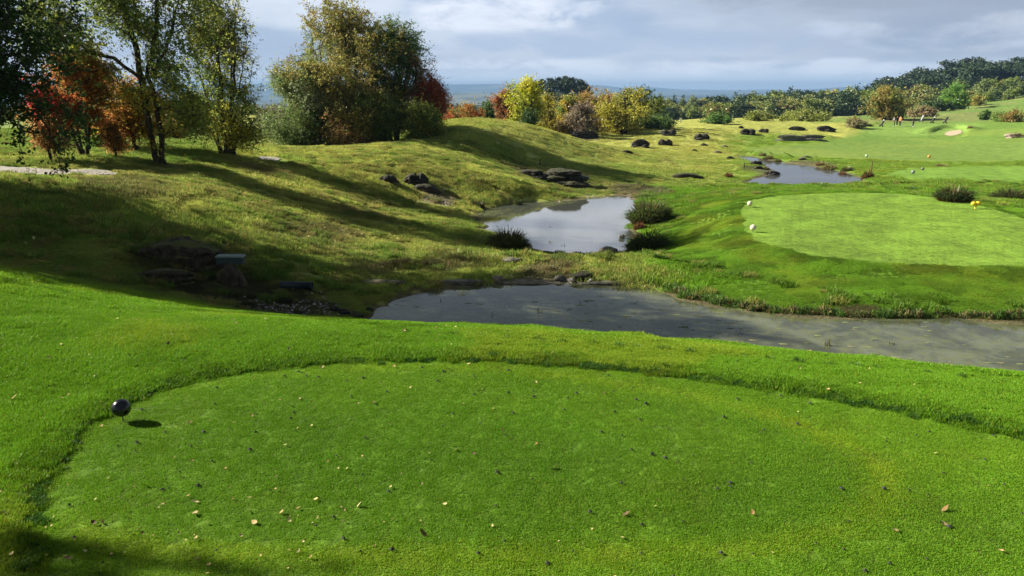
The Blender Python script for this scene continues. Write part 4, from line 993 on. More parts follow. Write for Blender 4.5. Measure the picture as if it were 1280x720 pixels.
EARTH = rock_material('earthy_rock', (.028, .021, .013), (.095, .075, .045), (.10, .11, .03), .9)
TAN = rock_material('tan_stone', (.15, .12, .085), (.32, .26, .19), (.1, .1, .05), .2)
PALE = rock_material('pale_stone', (.30, .28, .25), (.55, .52, .47), (.1, .1, .05), .1)
def slab_geo(r, cx, cy, z0, z1, rx, ry, tilt=(0, 0), n=22, sagk=.22):
    """a ragged slab: irregular outline, undercut flank, rounded turf-topped cap"""
    ang = np.arange(n) * 2 * math.pi / n + (r.random(n) - .5) * .2
    k = int(r.integers(999)); rad = 1 + (fbm(np.cos(ang) * 1.6 + k, np.sin(ang) * 1.6, 1.0, 3, k) - .5) * .9 + (r.random(n) - .5) * .14
    prof = [(0, .85), (.2, 1.0), (.3, .92), (.55, 1.03), (.66, .95), (.86, 1.0), (.98, .88), (1.02, .5)]
    V = []
    for f, s in prof:
        j = 1 + (fbm(np.cos(ang) * 3 + f * 5 + k, np.sin(ang) * 3, 1.0, 2, k + 3) - .5) * .35
        x = cx + np.cos(ang) * rx * rad * s * j; y = cy + np.sin(ang) * ry * rad * s * j
        # the top sags towards the ends so the slab never reads as a box
        sag = 1 - sagk * np.clip(np.abs(x - cx) / rx, 0, 1.2) ** 2 * (f > .4)
        z = z0 + (z1 - z0) * (f * sag + (fbm(x * 2 / rx + k, y * 2 / ry, 1.0, 3, k + 7) - .5) * .30 * f) + (x - cx) * tilt[0] + (y - cy) * tilt[1]
        V.append(np.stack([x, y, z], 1))
    L_ = len(prof); V.append(np.array([[cx, cy, z0 + (z1 - z0) * 1.05]])); V = np.concatenate(V); Q = []
    for L in range(L_ - 1):
        for i in range(n):
            a = L * n + i; b = L * n + (i + 1) % n; Q.append((a, b, b + n, a + n))
    T = [((L_ - 1) * n + i, (L_ - 1) * n + (i + 1) % n, L_ * n) for i in range(n)]
    return V, np.array(Q), np.array(T)
def outcrop(name, label, px, py, wpx, hpx, seed, layers=3, m=None, cat='rock', group=None, depth=.45, spread=.5, lift=0.0):
    b = P_(px, py); s = mpp(b.y); w = wpx * s / 2; h = hpx * s * .95; layers = min(layers, 2) if wpx < 60 else layers; r = np.random.default_rng(seed)
    VV, QQ, TT = [], [], []; off = 0
    for L in range(layers):
        z0 = h * L / layers - (.10 if wpx > 60 else .30) * h - (.5 * h if L == 0 else 0); z1 = h * (L + 1) / layers
        nb = 1 if layers == 1 else int(r.integers(1, 3)) + (wpx > 50)
        for q in range(nb):
            f = (q + .5) / nb - .5
            cx = f * w * 1.3 * spread * 2 + (r.random() - .5) * w * .35 * (layers > 1); rx = w * (1.0 if nb == 1 else 1.25 / nb) * (1 - .28 * L / max(1, layers - 1) * (r.random() * .8 + .2)) if layers > 1 else w
            cx = max(-w + rx * .9, min(w - rx * .9, cx))
            V, Q, T = slab_geo(r, cx, (r.random() - .3) * w * .2 + L * w * .10, z0, z1 - r.random() * h * .08, rx * .93, max(.15, w * depth * (.8 + .4 * r.random())), ((r.random() - .5) * .12, (r.random() - .5) * .1), sagk=.22 if wpx > 60 else .5)
            VV.append(V); QQ.append(Q + off); TT.append(T + off); off += len(V)
    o = mesh_np(name, np.concatenate(VV), [np.concatenate(QQ), np.concatenate(TT)], m or SLATE, loc=(b.x, b.y, b.z + lift - .10 * h)); tag(o, label, cat, group); return o
def boulder(name, label, px, py, wpx, hpx, seed, m, cat='rock', group=None, z=None, flat=1.0):
    import bmesh
    if z is None: b = P_(px, py)
    else: x, y = at(px, py, z); b = Vector((x, y, z))
    s = mpp(b.y); w = wpx * s / 2; h = hpx * s
    bm = bmesh.new(); bmesh.ops.create_icosphere(bm, subdivisions=3, radius=1)
    for v in bm.verts:
        n = mnoise.noise(v.co * 1.3 + Vector((seed * 3.1, 0, 0))) * .35 + mnoise.noise(v.co * 3.1 + Vector((seed, 5, 0))) * .12
        v.co *= 1 + n; v.co.x *= w; v.co.y *= w * .8; v.co.z = v.co.z * h * .62 + h * .35
    me = bpy.data.meshes.new(name); bm.to_mesh(me); bm.free(); me.materials.append(m); me.polygons.foreach_set('use_smooth', [True] * len(me.polygons))
    o = bpy.data.objects.new(name, me); COL.objects.link(o); o.location = b; tag(o, label, cat, group); return o

def rocks():
    outcrop('rock_slab', 'big mossy slab of the outcrop in the deep shade on the near left slope', 226, 328, 104, 27, 101, 1, EARTH, depth=.4, lift=.12)
    outcrop('rock_block', 'dark block under the grey green box, right of the big mossy slab', 288, 355, 46, 28, 102, 1, EARTH, depth=.7)
    outcrop('rock_slab', 'low earthy ledge below the big mossy slab', 205, 350, 96, 17, 103, 1, EARTH, depth=.3)
    outcrop('rock_slab', 'left slab of the three dark rocks above the white gravel', 485, 229, 32, 11, 104, 1, SLATE, depth=.45)
    outcrop('rock_block', 'highest block of the three dark rocks above the white gravel', 519, 230, 40, 16, 105, 2, SLATE, depth=.5)
    outcrop('rock_slab', 'lowest flat slab of the three dark rocks, touching the white gravel', 530, 238, 42, 9, 106, 1, SLATE, depth=.5)
    outcrop('rock_outcrop', 'widest layered outcrop, in the shadow behind the middle pond', 694, 229, 96, 19, 107, 3, SLATE, depth=.35, spread=.6)
    outcrop('rock_outcrop', 'long dark outcrop just below the pointed green and gold tree', 728, 173, 46, 10, 108, 2, SLATE, depth=.35)
    outcrop('rock_outcrop', 'dark heap on the slope below the yellow olive tree', 798, 184, 30, 12, 109, 3, SLATE)
    outcrop('rock_outcrop', 'pointed dark heap right of the larger one below the yellow olive tree', 832, 182, 19, 9, 110, 3, SLATE)
    outcrop('rock_slab', 'thin flat rock showing in the grass of the mid slope', 783, 191, 20, 4, 111, 1, SLATE)
    outcrop('rock_outcrop', 'low dark outcrop with a raised right end below the white sign', 835, 169, 24, 8, 112, 2, SLATE)
    outcrop('rock_outcrop', 'dark jagged heap in the open meadow left of the fairway', 877, 175, 23, 9, 113, 3, SLATE)
    outcrop('rock_outcrop', 'wide low dark rock left of the far pond channel', 862, 224, 42, 9, 114, 2, SLATE, depth=.35)
    outcrop('rock_outcrop', 'dark rock left of a smaller one on the far meadow', 934, 168, 22, 8, 115, 3, SLATE)
    outcrop('rock_block', 'small dark rock between two larger ones on the far meadow', 956, 166, 14, 6, 116, 2, SLATE)
    outcrop('rock_block', 'smallest dark rock near the crest of the far meadow', 926, 160, 8, 3, 117, 1, SLATE)
    outcrop('rock_outcrop', 'dark slab above the long grey ledge beside the fairway, left one', 997, 163, 28, 6, 118, 2, SLATE, depth=.3)
    outcrop('rock_outcrop', 'dark slab at the right end of the long grey ledge beside the fairway', 1033, 164, 26, 8, 119, 3, SLATE)
    outcrop('rock_ledge', 'long grey stone ledge at the left side of the fairway', 1003, 176, 66, 8, 120, 2, SLATEG, depth=.12, spread=.7)
    outcrop('rock_block', 'rounded dark stone left of the far pond channel mouth', 945, 206, 16, 6, 121, 2, SLATE)
    outcrop('rock_slab', 'flat stone below the rounded one at the far pond channel', 948, 211, 16, 4, 122, 1, SLATE)
    outcrop('rock_outcrop', 'brown rocky spit reaching into the far pond', 966, 219, 26, 7, 123, 2, SLATE)
    outcrop('rock_slab', 'pair of slabs on the grass bank above the far pond, upper', 1008, 197, 16, 3, 124, 1, SLATEG)
    outcrop('rock_slab', 'pair of slabs on the grass bank above the far pond, lower', 1004, 200, 14, 3, 125, 1, SLATE)
    outcrop('rock_slab', 'flat dark stone between far pond channel and meadow', 913, 199, 14, 4, 126, 1, SLATE)
    outcrop('rock_slab', 'tiny dark stone in the grass beside the meadow channel', 868, 189, 10, 3, 127, 1, SLATE)
    outcrop('rock_slab', 'small low stone in the grass above the meadow channel', 880, 182, 12, 3, 128, 1, SLATE)
    outcrop('rock_slab', 'small low stone right of the jagged heap', 905, 184, 12, 3, 129, 1, SLATEG)
    outcrop('rock_slab', 'low stone right of the pointed heap', 897, 191, 12, 3, 130, 1, SLATEG)
    outcrop('rock_slab', 'brown stone by the golf bags at the back of the green', 1086, 158, 16, 3, 131, 1, SLATE)
    outcrop('stone_slab', 'pale grey flat slab at the right end of the skyline trees', 811, 160, 15, 4, 132, 1, SLATEG, cat='stone slab')
    outcrop('stone_heap', 'heap of grey stones beside the white sign', 836, 154, 24, 4, 133, 2, SLATEG, cat='stones')
    # by the ponds
    boulder('boulder', 'tan boulder standing in the shallow edge of the middle pond', 760, 318, 23, 10, 5, TAN)
    boulder('boulder', 'small cream stone at the water edge below the sedge clump', 662, 313, 8, 8, 6, PALE)
    boulder('boulder', 'small dark stone with a white top in the middle pond', 777, 298, 8, 5, 7, SLATEG, z=-.8)
    boulder('boulder', 'pale rounded boulder on the grass between the two ponds', 622, 351, 15, 7, 8, TAN)
    boulder('boulder', 'flat grey stone half sunk in the grass between the ponds', 640, 327, 24, 6, 9, SLATEG)
    boulder('boulder', 'mossy dark boulder on top of the stone pile at the pond edge', 727, 348, 26, 9, 10, SLATE)
    boulder('boulder', 'grey stone left of the mossy dark boulder', 700, 350, 16, 6, 11, SLATEG)
    r = random.Random(9)
    for k, (px, py, w, h, mm, t) in enumerate([(714,352,9,5,PALE,'cream'),(738,353,9,5,PALE,'broken white'),(750,351,7,4,TAN,'tan')]):
        boulder('stone', t + ' stone in the small pile at the far edge of the near pond', px, py, w, h, 20 + k, mm, 'stone')
    for k, (px, w, h, t) in enumerate([(450,96,6,'left'),(545,90,5,'second'),(655,110,5,'third'),(748,92,5,'right')]):
        x, y = at(px, 357, 0.0)
        o = outcrop('stone_slab', {'left':'long wet flagstone at the left end of the dam ledge','second':'narrow wet flagstone second from the left on the dam ledge','third':'longest pale wet flagstone in the middle of the dam ledge','right':'wet flagstone at the right end of the dam ledge'}[t], px + 15, 354, w, h, 40 + k, 1, SLATEG if k % 2 else TAN, cat='stone slab', depth=.16, lift=-.03)
    for k, (px, py, w, h) in enumerate([(446,397,17,6),(430,392,15,6),(418,388,13,6),(462,388,11,4)]):
        boulder('stone', ['wet dark stone at the left tip of the near pond, largest','dark stone on the shaded shore left of the largest','dark stone highest on the shaded shore of the near pond','small wet stone lying in the near pond by its left tip'][k], px, py, w, h, 30 + k, SLATE, 'stone')
    for k, (px, py, w) in enumerate([(820,380,44),(905,408,52),(962,410,36),(1010,415,40),(1085,426,56),(1120,442,70),(1015,432,54),(1190,455,90),(1240,432,60),(780,404,40),(700,372,36),(860,398,40),(1220,410,44)]):
        x, y = at(px, py, -.24); o = boulder('submerged_stone', None, px, py, w, 6, 60 + k, TAN if k % 3 else SLATEG, z=-.24)
        tag(o, ['brownish','pale','greenish'][k % 3] + ' flat stone on the bed of the near pond seen through the shallow water', 'stone', 'stones on the bed of the near pond')
    for k, (px, py, w, h) in enumerate([(1265,197,14,4)]):
        outcrop('rock_slab', 'dry brown tussock rock at the right edge of the fairway', 1268, 172, 26, 6, 140, 2, TAN)

def pebbles(name, label, cells_, n, size, m, seed):
    r = np.random.default_rng(seed)
    base = np.array([(0,0,1),(0,0,-1),(1,0,0),(-1,0,0),(0,1,0),(0,-1,0)], float)
    F0 = np.array([(0,2,4),(0,4,3),(0,3,5),(0,5,2),(1,4,2),(1,3,4),(1,5,3),(1,2,5)])
    VV = []; FF = []; CC = []
    px = []; 
    for (a, b, sx, sy, k) in cells_:
        c = on(a, b); q = int(n * k); px.append(np.stack([c.x + r.normal(size=q) * sx * mpp(c.y), c.y + r.normal(size=q) * sy * c.y * c.y / (F_PX * (CAM_Z - c.z))], 1))
    px = np.concatenate(px); x, y = px[:, 0], px[:, 1]
    z = H(x, y)
    s = size * (.4 + 1.0 * r.random(len(x)) ** 2) * (1 if True else 1)
    V = base[None] * s[:, None, None] * (.6 + .6 * r.random((len(x), 1, 3))) * np.array([1, 1, .6]) * (.85 + .3 * r.random((len(x), 6, 1)))
    a = r.random(len(x)) * 6.28; ca, sa = np.cos(a), np.sin(a)
    Vx = V[:, :, 0] * ca[:, None] - V[:, :, 1] * sa[:, None]; Vy = V[:, :, 0] * sa[:, None] + V[:, :, 1] * ca[:, None]
    V = np.stack([Vx + x[:, None], Vy + y[:, None], V[:, :, 2] + z[:, None] + s[:, None] * .2], 2)
    C = (np.array([.42,.36,.33]) * (.35 + .9 * r.random((len(x), 1))) * (1 + (r.random((len(x), 3)) - .5) * .15))
    o = mesh_np(name, V.reshape(-1, 3), (F0[None] + np.arange(len(x))[:, None, None] * 6).reshape(-1, 3), m, colors=np.repeat(C, 6, 0))
    o['label'] = label; o['kind'] = 'stuff'
m_pb, nt_, b_ = mat('pebbles', .9, .2); A_ = attr_(nt_, 'Col'); nt_.links.new(A_.outputs['Color'], b_.inputs['Base Color'])

# ---------------------------------------------------------------- sedge, reeds and stems
def clump(name, label, px, py, wpx, hpx, n, cols, seed, cat='plant', group=None, z=None, arch=.5, wide=.012, loc=None, foot=None):
    if loc is None: b = P_(px, py) if z is None else Vector((*at(px, py, z), z))
    else: b = Vector(loc)
    s = mpp(b.y); W = wpx * s / 2; Hh = hpx * s; r = np.random.default_rng(seed)
    a = r.random(n) * 6.283; rr = np.sqrt(r.random(n)) * W * .75
    x0, y0 = np.cos(a) * rr, np.sin(a) * rr * .7
    z0 = H(b.x + x0, b.y + y0) - b.z - .03 if z is None else np.full(n, -.05)
    h = Hh * (.45 + .65 * r.random(n)) * (1.1 - .5 * rr / (W * .55 + 1e-6)); la = a + r.normal(size=n) * .6; ln = (W * .55 * r.random(n) + .2 * h) * arch * 1.6
    w = wide * (.6 + .8 * r.random(n)); sx, sy = -np.sin(la + r.normal(size=n)) , np.cos(la + r.normal(size=n))
    V = []
    for f, up, ww in ((0, 0, 1), (.25, .55, .9), (.6, .92, .65), (1.0, .85, .08)):
        cx = x0 + np.cos(la) * ln * f; cy = y0 + np.sin(la) * ln * f; cz = z0 + h * up
        V += [np.stack([cx - sx * w * ww, cy - sy * w * ww, cz], 1), np.stack([cx + sx * w * ww, cy + sy * w * ww, cz], 1)]
    V = np.stack(V, 1).reshape(-1, 3); i = np.arange(n)[:, None, None] * 8
    F = (i + np.array([[0,1,3,2],[2,3,5,4],[4,5,7,6]])[None]).reshape(-1, 4)
    cols = np.array(cols); c = cols[r.integers(0, len(cols), n)] * (.6 + .8 * r.random((n, 1)))
    cc = np.repeat(c, 8, 0).reshape(n, 8, 3)
    if foot is not None:
        fm = (r.random((n, 1, 1)) < .8) * np.array([1, 1, .75, .75, .25, .25, 0, 0])[None, :, None]; cc = lerp(cc, np.array(foot)[None, None] * (.6 + .8 * r.random((n, 1, 1))), fm)
    o = mesh_np(name, V, F, REED, colors=np.clip(cc.reshape(-1, 3), 0, 1), loc=b); tag(o, label, cat, group); return o
S_GR = (.060, .115, .030); S_DG = (.030, .065, .025); S_BR = (.17, .095, .04); S_ST = (.28, .24, .11); S_RD = (.16, .06, .035)
def plants():
    clump('sedge_clump', 'upper of the two big green sedge clumps on the right bank of the middle pond', 811, 279, 52, 33, 2400, [S_GR, S_DG, S_GR, (.09,.15,.03)], 1, wide=.016, arch=.95, foot=S_BR)
    clump('sedge_clump', 'lower of the two big green sedge clumps on the right bank of the middle pond', 809, 314, 48, 29, 2200, [S_GR, S_DG, (.09,.15,.03)], 2, wide=.013, arch=.95, foot=S_BR)
    clump('sedge_fringe', 'rusty brown stems between the two sedge clumps', 799, 286, 18, 12, 300, [S_RD, S_BR], 3)
    clump('sedge_clump', 'green and brown sedge clump on the left shore of the middle pond', 636, 312, 50, 30, 2000, [S_GR, S_DG, (.10,.13,.03), S_GR], 4, wide=.012, arch=.9, foot=S_BR)
    clump('sedge_clump', 'low dark tuft left of the shore sedge clump', 617, 311, 24, 16, 400, [S_DG, S_BR, S_GR], 5)
    clump('sedge_clump', 'tuft on the far shore of the middle pond with a reflection', 647, 257, 14, 11, 220, [S_GR, S_DG, S_BR], 6)
    clump('sedge_clump', 'dark tuft left on the far shore of the middle pond', 597, 258, 24, 11, 320, [S_DG, S_GR, S_RD], 7)
    clump('sedge_clump', 'sedge clump with rusty foot behind the second tee, left one', 1192, 251, 48, 21, 1500, [S_DG, S_GR, S_GR], 8, arch=.9, wide=.016, foot=S_RD)
    clump('sedge_clump', 'sedge clump with rusty foot behind the second tee, right one', 1262, 251, 46, 19, 1500, [S_DG, S_GR, S_GR], 9, arch=.9, wide=.016, foot=S_RD)
    clump('sedge_clump', 'bright green tuft at the near edge of the far pond', 1024, 234, 22, 7, 300, [S_GR, (.10,.2,.03)], 10)
    for k, (px, py, w, h, c, t) in enumerate([(1084,223,18,12,[S_RD,S_BR,S_GR],'rusty tuft at the right tip of the far pond'),(1058,214,18,8,[S_GR,S_BR],'green and brown tuft above the right part of the far pond'),
        (1036,212,24,8,[S_BR,S_ST,S_GR],'tan tussock above the far pond'),(1025,207,14,7,[S_BR,S_ST],'straw tuft beside the far pond'),(1052,219,14,6,[S_RD,S_BR],'low rusty tuft at the far pond edge'),
        (960,199,16,7,[S_BR,S_ST,S_GR],'straw tussock beside the far channel'),(953,195,12,6,[S_ST,S_GR],'pale tuft above the far channel'),(972,202,12,5,[S_BR,S_GR],'brown tuft right of the far channel'),
        (958,212,10,5,[S_GR,S_BR],'small tuft on the spit in the far pond'),(911,222,12,8,[S_BR,S_RD],'brown bush like tuft left of the far pond'),(1176,208,22,5,[S_BR,S_ST],'tan tuft line above the third tee'),
        (730,338,14,5,[S_GR,S_BR],'green tuft on the dam'),(722,318,22,6,[S_GR,(.1,.16,.03)],'low green tuft by the near shore of the middle pond'),(690,338,26,9,[S_DG,S_BR,S_ST],'dark mixed tuft in the middle of the dam'),
        (665,340,20,6,[S_GR,S_DG],'green tuft left of the dam middle'),(778,338,18,5,[S_GR,S_ST],'green tuft right on the dam'),(1205,244,34,9,[S_DG,S_GR],'low green growth right of the left rusty footed clump'),
        (1140,238,26,6,[S_GR,S_DG],'low green growth left of the rusty footed clumps'),(1212,160,8,4,[S_ST,S_BR],'straw tuft above the bunker'),(1270,172,24,8,[S_BR,S_ST,S_GR],'brown tussock at the right edge of the fairway')]):
        clump('tussock', t, px, py, w, h, int(120 + w * h * 1.2), c, 20 + k, wide=.02 if py < 230 else .010)
    # dry stems standing in the near pond
    for k, (px, py, h, n, t) in enumerate([(1035,432,18,16,'tallest dark bent stems standing in the near pond'),(1115,430,11,8,'short dark tuft of stems right of the tallest ones'),(924,418,12,7,'small dark stem tuft standing left in the near pond'),
        (1213,420,7,4,'two short dark stalks at the right side of the near pond'),(675,366,5,3,'single dark bud standing out of the near pond'),(616,394,12,3,'thin stalk pair in the left of the near pond'),(551,376,8,4,'short thin stalks near the left shore of the near pond'),
        (674,390,11,8,'fine straw tuft in the left half of the near pond'),(725,378,8,3,'dark short stalk in the middle of the near pond'),(733,377,7,2,'thin short stalk beside the dark one'),(655,346,12,3,'thin dry stalk at the dam edge')]):
        clump('reed_stems', t, px, py, 12 if n > 6 else 5, h, n * 2, [(.03,.035,.015),(.06,.06,.03),S_ST], 50 + k, z=0.0, arch=.35, wide=.006)
    for k, (px, py, h, t) in enumerate([(688,303,9,'straw stems rising from the middle pond'),(740,301,5,'short stems in the middle pond near the tan boulder'),(688,284,5,'dark bud in the middle pond'),(705,307,8,'fine twiggy stems at the near shore of the middle pond')]):
        clump('reed_stems', t, px, py, 8, h, 9, [(.05,.05,.03),S_ST], 70 + k, z=-.8, arch=.35, wide=.007)
    # rank grass and weeds hanging over the bank of the second tee
    r = random.Random(3); V = []
    xs = np.linspace(820, 1290, 64)
    for k, px in enumerate(xs):
        py = float(np.interp(px, [820,860,950,1100,1290], [357,373,391,397,399])) - 1
        b = on(round(px + r.uniform(-4, 4)), round(py + r.uniform(-3, 0)))
        clump('bank_weeds', 'rank grass and weeds along the waterline of the second tee bank', 0, 0, r.uniform(14, 30), r.uniform(7, 17), 150, [S_GR, (.10,.17,.03), S_DG, S_ST, S_BR] if r.random() < .6 else [S_GR, (.11,.2,.03)], 100 + k, loc=b, wide=.008, group='weeds along the bank of the second tee')
    for k in range(26):
        px = 470 + k * 33 + r.uniform(-8, 8); py = float(np.interp(px, [450,640,900,1280], [408,422,441,477])) + r.uniform(0, 3)
        b = on(round(px), round(py))
        clump('grass_tuft', 'taller green grass tuft on the crest of the near bank', 0, 0, r.uniform(14, 30), r.uniform(6, 12), 120, [S_GR, (.10,.20,.03), (.08,.17,.02)], 200 + k, loc=b, wide=.006, group='grass tufts on the crest of the near bank')

# ---------------------------------------------------------------- fallen leaves and worm casts
def litter():
    r = np.random.default_rng(12)
    def spread_(fn, n): return fn(n)
    X = []; Y = []; S = []; K = []
    n = 140; x = r.normal(-2.6, 1.5, n); y = r.normal(5.6, .8, n); X.append(x); Y.append(y); S.append(.015 * (.6 + .9 * r.random(n))); K.append(r.integers(0, 5, n))
    def add(x, y, s, k): X.append(x); Y.append(y); S.append(s); K.append(k)
    n = 560; x = r.uniform(-6.5, 7.5, n); y = r.uniform(4.2, 12, n); p = np.clip(.25 + .5 * (y < 6.2) + .35 * (x < -.5) , 0, 1); k = r.random(n) < p; add(x[k], y[k], .020 * (.6 + 1.3 * r.random(k.sum()) ** 2), r.integers(0, 5, k.sum()))
    n = 22000; x = r.uniform(-17, 2, n); y = r.uniform(15, 42, n); w = fbm(x, y, .22, 3, 77); k = (r.random(n) < sst(w, .40, .62)) & (water_d(x, y) < 0) & (x < 2 - (y - 15) * .12); add(x[k], y[k], .030 * (.5 + r.random(k.sum())), r.integers(0, 5, k.sum()))
    n = 300; x = r.uniform(-13, -5, n); y = r.uniform(20, 30, n); add(x, y, .04 * (.5 + r.random(n)), r.integers(0, 4, n))
    x = np.concatenate(X); y = np.concatenate(Y); s = np.concatenate(S); kk = np.concatenate(K)
    s1 = sdist(x, y, TEE1); z = H(x, y) + np.where(s1 > 0, .024, .045)
    a = r.random(len(x)) * 6.283; c, q = np.cos(a), np.sin(a); ti = r.normal(size=(len(x), 2)) * .35
    shape = np.array([(-1,0,.1),(-.45,.5,.0),(.3,.55,.08),(1.05,0,.22),(.35,-.5,.10),(-.4,-.52,.02),(0,0,-.05)])
    V = np.zeros((len(x), 7, 3)); bend = .6 + .8 * r.random((len(x), 1))
    lx = shape[None, :, 0] * s[:, None]; ly = shape[None, :, 1] * s[:, None] * (.7 + .6 * r.random((len(x), 1))); lz = shape[None, :, 2] * s[:, None] * bend * 1.5
    V[:, :, 0] = lx * c[:, None] - ly * q[:, None] + x[:, None]; V[:, :, 1] = lx * q[:, None] + ly * c[:, None] + y[:, None]
    V[:, :, 2] = z[:, None] + lz + lx * ti[:, :1] + ly * ti[:, 1:]
    F = np.array([(6,0,1),(6,1,2),(6,2,3),(6,3,4),(6,4,5),(6,5,0)])
    FF = (F[None] + np.arange(len(x))[:, None, None] * 7).reshape(-1, 3)
    pal = np.array([(.34,.25,.11), (.24,.15,.06), (.46,.37,.17), (.12,.08,.04), (.30, .30, .10)]); C = pal[kk] * (.7 + .6 * r.random((len(x), 1)))
    o = mesh_np('fallen_leaves', V.reshape(-1, 3), FF, m_pb, colors=np.repeat(C, 7, 0)); o['kind'] = 'stuff'; o['label'] = 'dry tan and brown leaves scattered over the tee and slopes'
    n = 420; x = r.uniform(-6.5, 7.5, n); y = r.uniform(4.2, 11, n); k = sdist(x, y, TEE1) > .1; x, y = x[k], y[k]; n = len(x); z = H(x, y) + .016
    s = .010 + .016 * r.random(n) ** 2; base = np.array([(0,0,.9),(1,0,0),(.3,.9,0),(-.9,.5,0),(-.7,-.7,0),(.4,-.9,0)])
    V = base[None] * s[:, None, None] * (.7 + .6 * r.random((n, 6, 1))); V += np.stack([x, y, z], 1)[:, None]
    F = np.array([(0,1,2),(0,2,3),(0,3,4),(0,4,5),(0,5,1)])
    o = mesh_np('soil_crumbs', V.reshape(-1, 3), (F[None] + np.arange(n)[:, None, None] * 6).reshape(-1, 3), m_pb, colors=np.full((n * 6, 3), .035)); o['kind'] = 'stuff'; o['label'] = 'tiny dark worm casts on the mown turf'

# ---------------------------------------------------------------- tee markers, posts, pipe, box, sign
def simple_mat(name, c, rough=.5, spec=.4):
    m, nt, b = mat(name, rough, spec); P = pos_(nt)
    n = noise_(nt, P, 35, 4, .6); nt.links.new(mixf(nt, n, tuple(v * .75 for v in c), tuple(min(1, v * 1.2) for v in c)), b.inputs['Base Color']); return m
def uv_ball(name, rad, m, parent, z, facet=None, sc=(1, 1, 1), off=(0, 0)):
    import bmesh
    bm = bmesh.new(); bmesh.ops.create_uvsphere(bm, u_segments=40, v_segments=24, radius=rad)
    if facet:   # a flat disc is cut into the ball where the mark of the tee sits
        d = Vector(facet).normalized()
        for v in bm.verts:
            h = v.co.dot(d)
            if h > rad * .86: v.co -= d * (h - rad * .86)
    for v in bm.verts: v.co = Vector((v.co.x * sc[0] + off[0], v.co.y * sc[1] + off[1], v.co.z * sc[2] + z))
    me = bpy.data.meshes.new(name); bm.to_mesh(me); bm.free(); me.materials.append(m); me.polygons.foreach_set('use_smooth', [True] * len(me.polygons))
    o = bpy.data.objects.new(name, me); COL.objects.link(o); o.parent = parent; return o
def rod(name, a, b, r0, r1, m, parent=None, n=10, caps=True):
    V, F = tubes(np.array([[a, b]], float), np.array([r0]), np.array([r1]), n)
    o = mesh_np(name, V, [F] + ([np.array([list(range(n))[::-1], list(range(n, 2 * n))])] if caps else []), m, parent, smooth=False); return o
MET = simple_mat('spike_metal', (.12, .12, .12), .4, .6)
def marker(label, px, py, rad, col, z=None, rough=.4, group=None, facet=None):
    b = P_(px, py); e = empty('tee_marker', b, label, 'tee marker', group)
    m = simple_mat('marker_paint_%s' % label.split()[0], col, rough, .5)
    uv_ball('ball', rad, m, e, rad + .045, facet)
    rod('spike', (0, 0, -.08), (0, 0, .05 + rad * .2), .009, .009, MET, e); return e
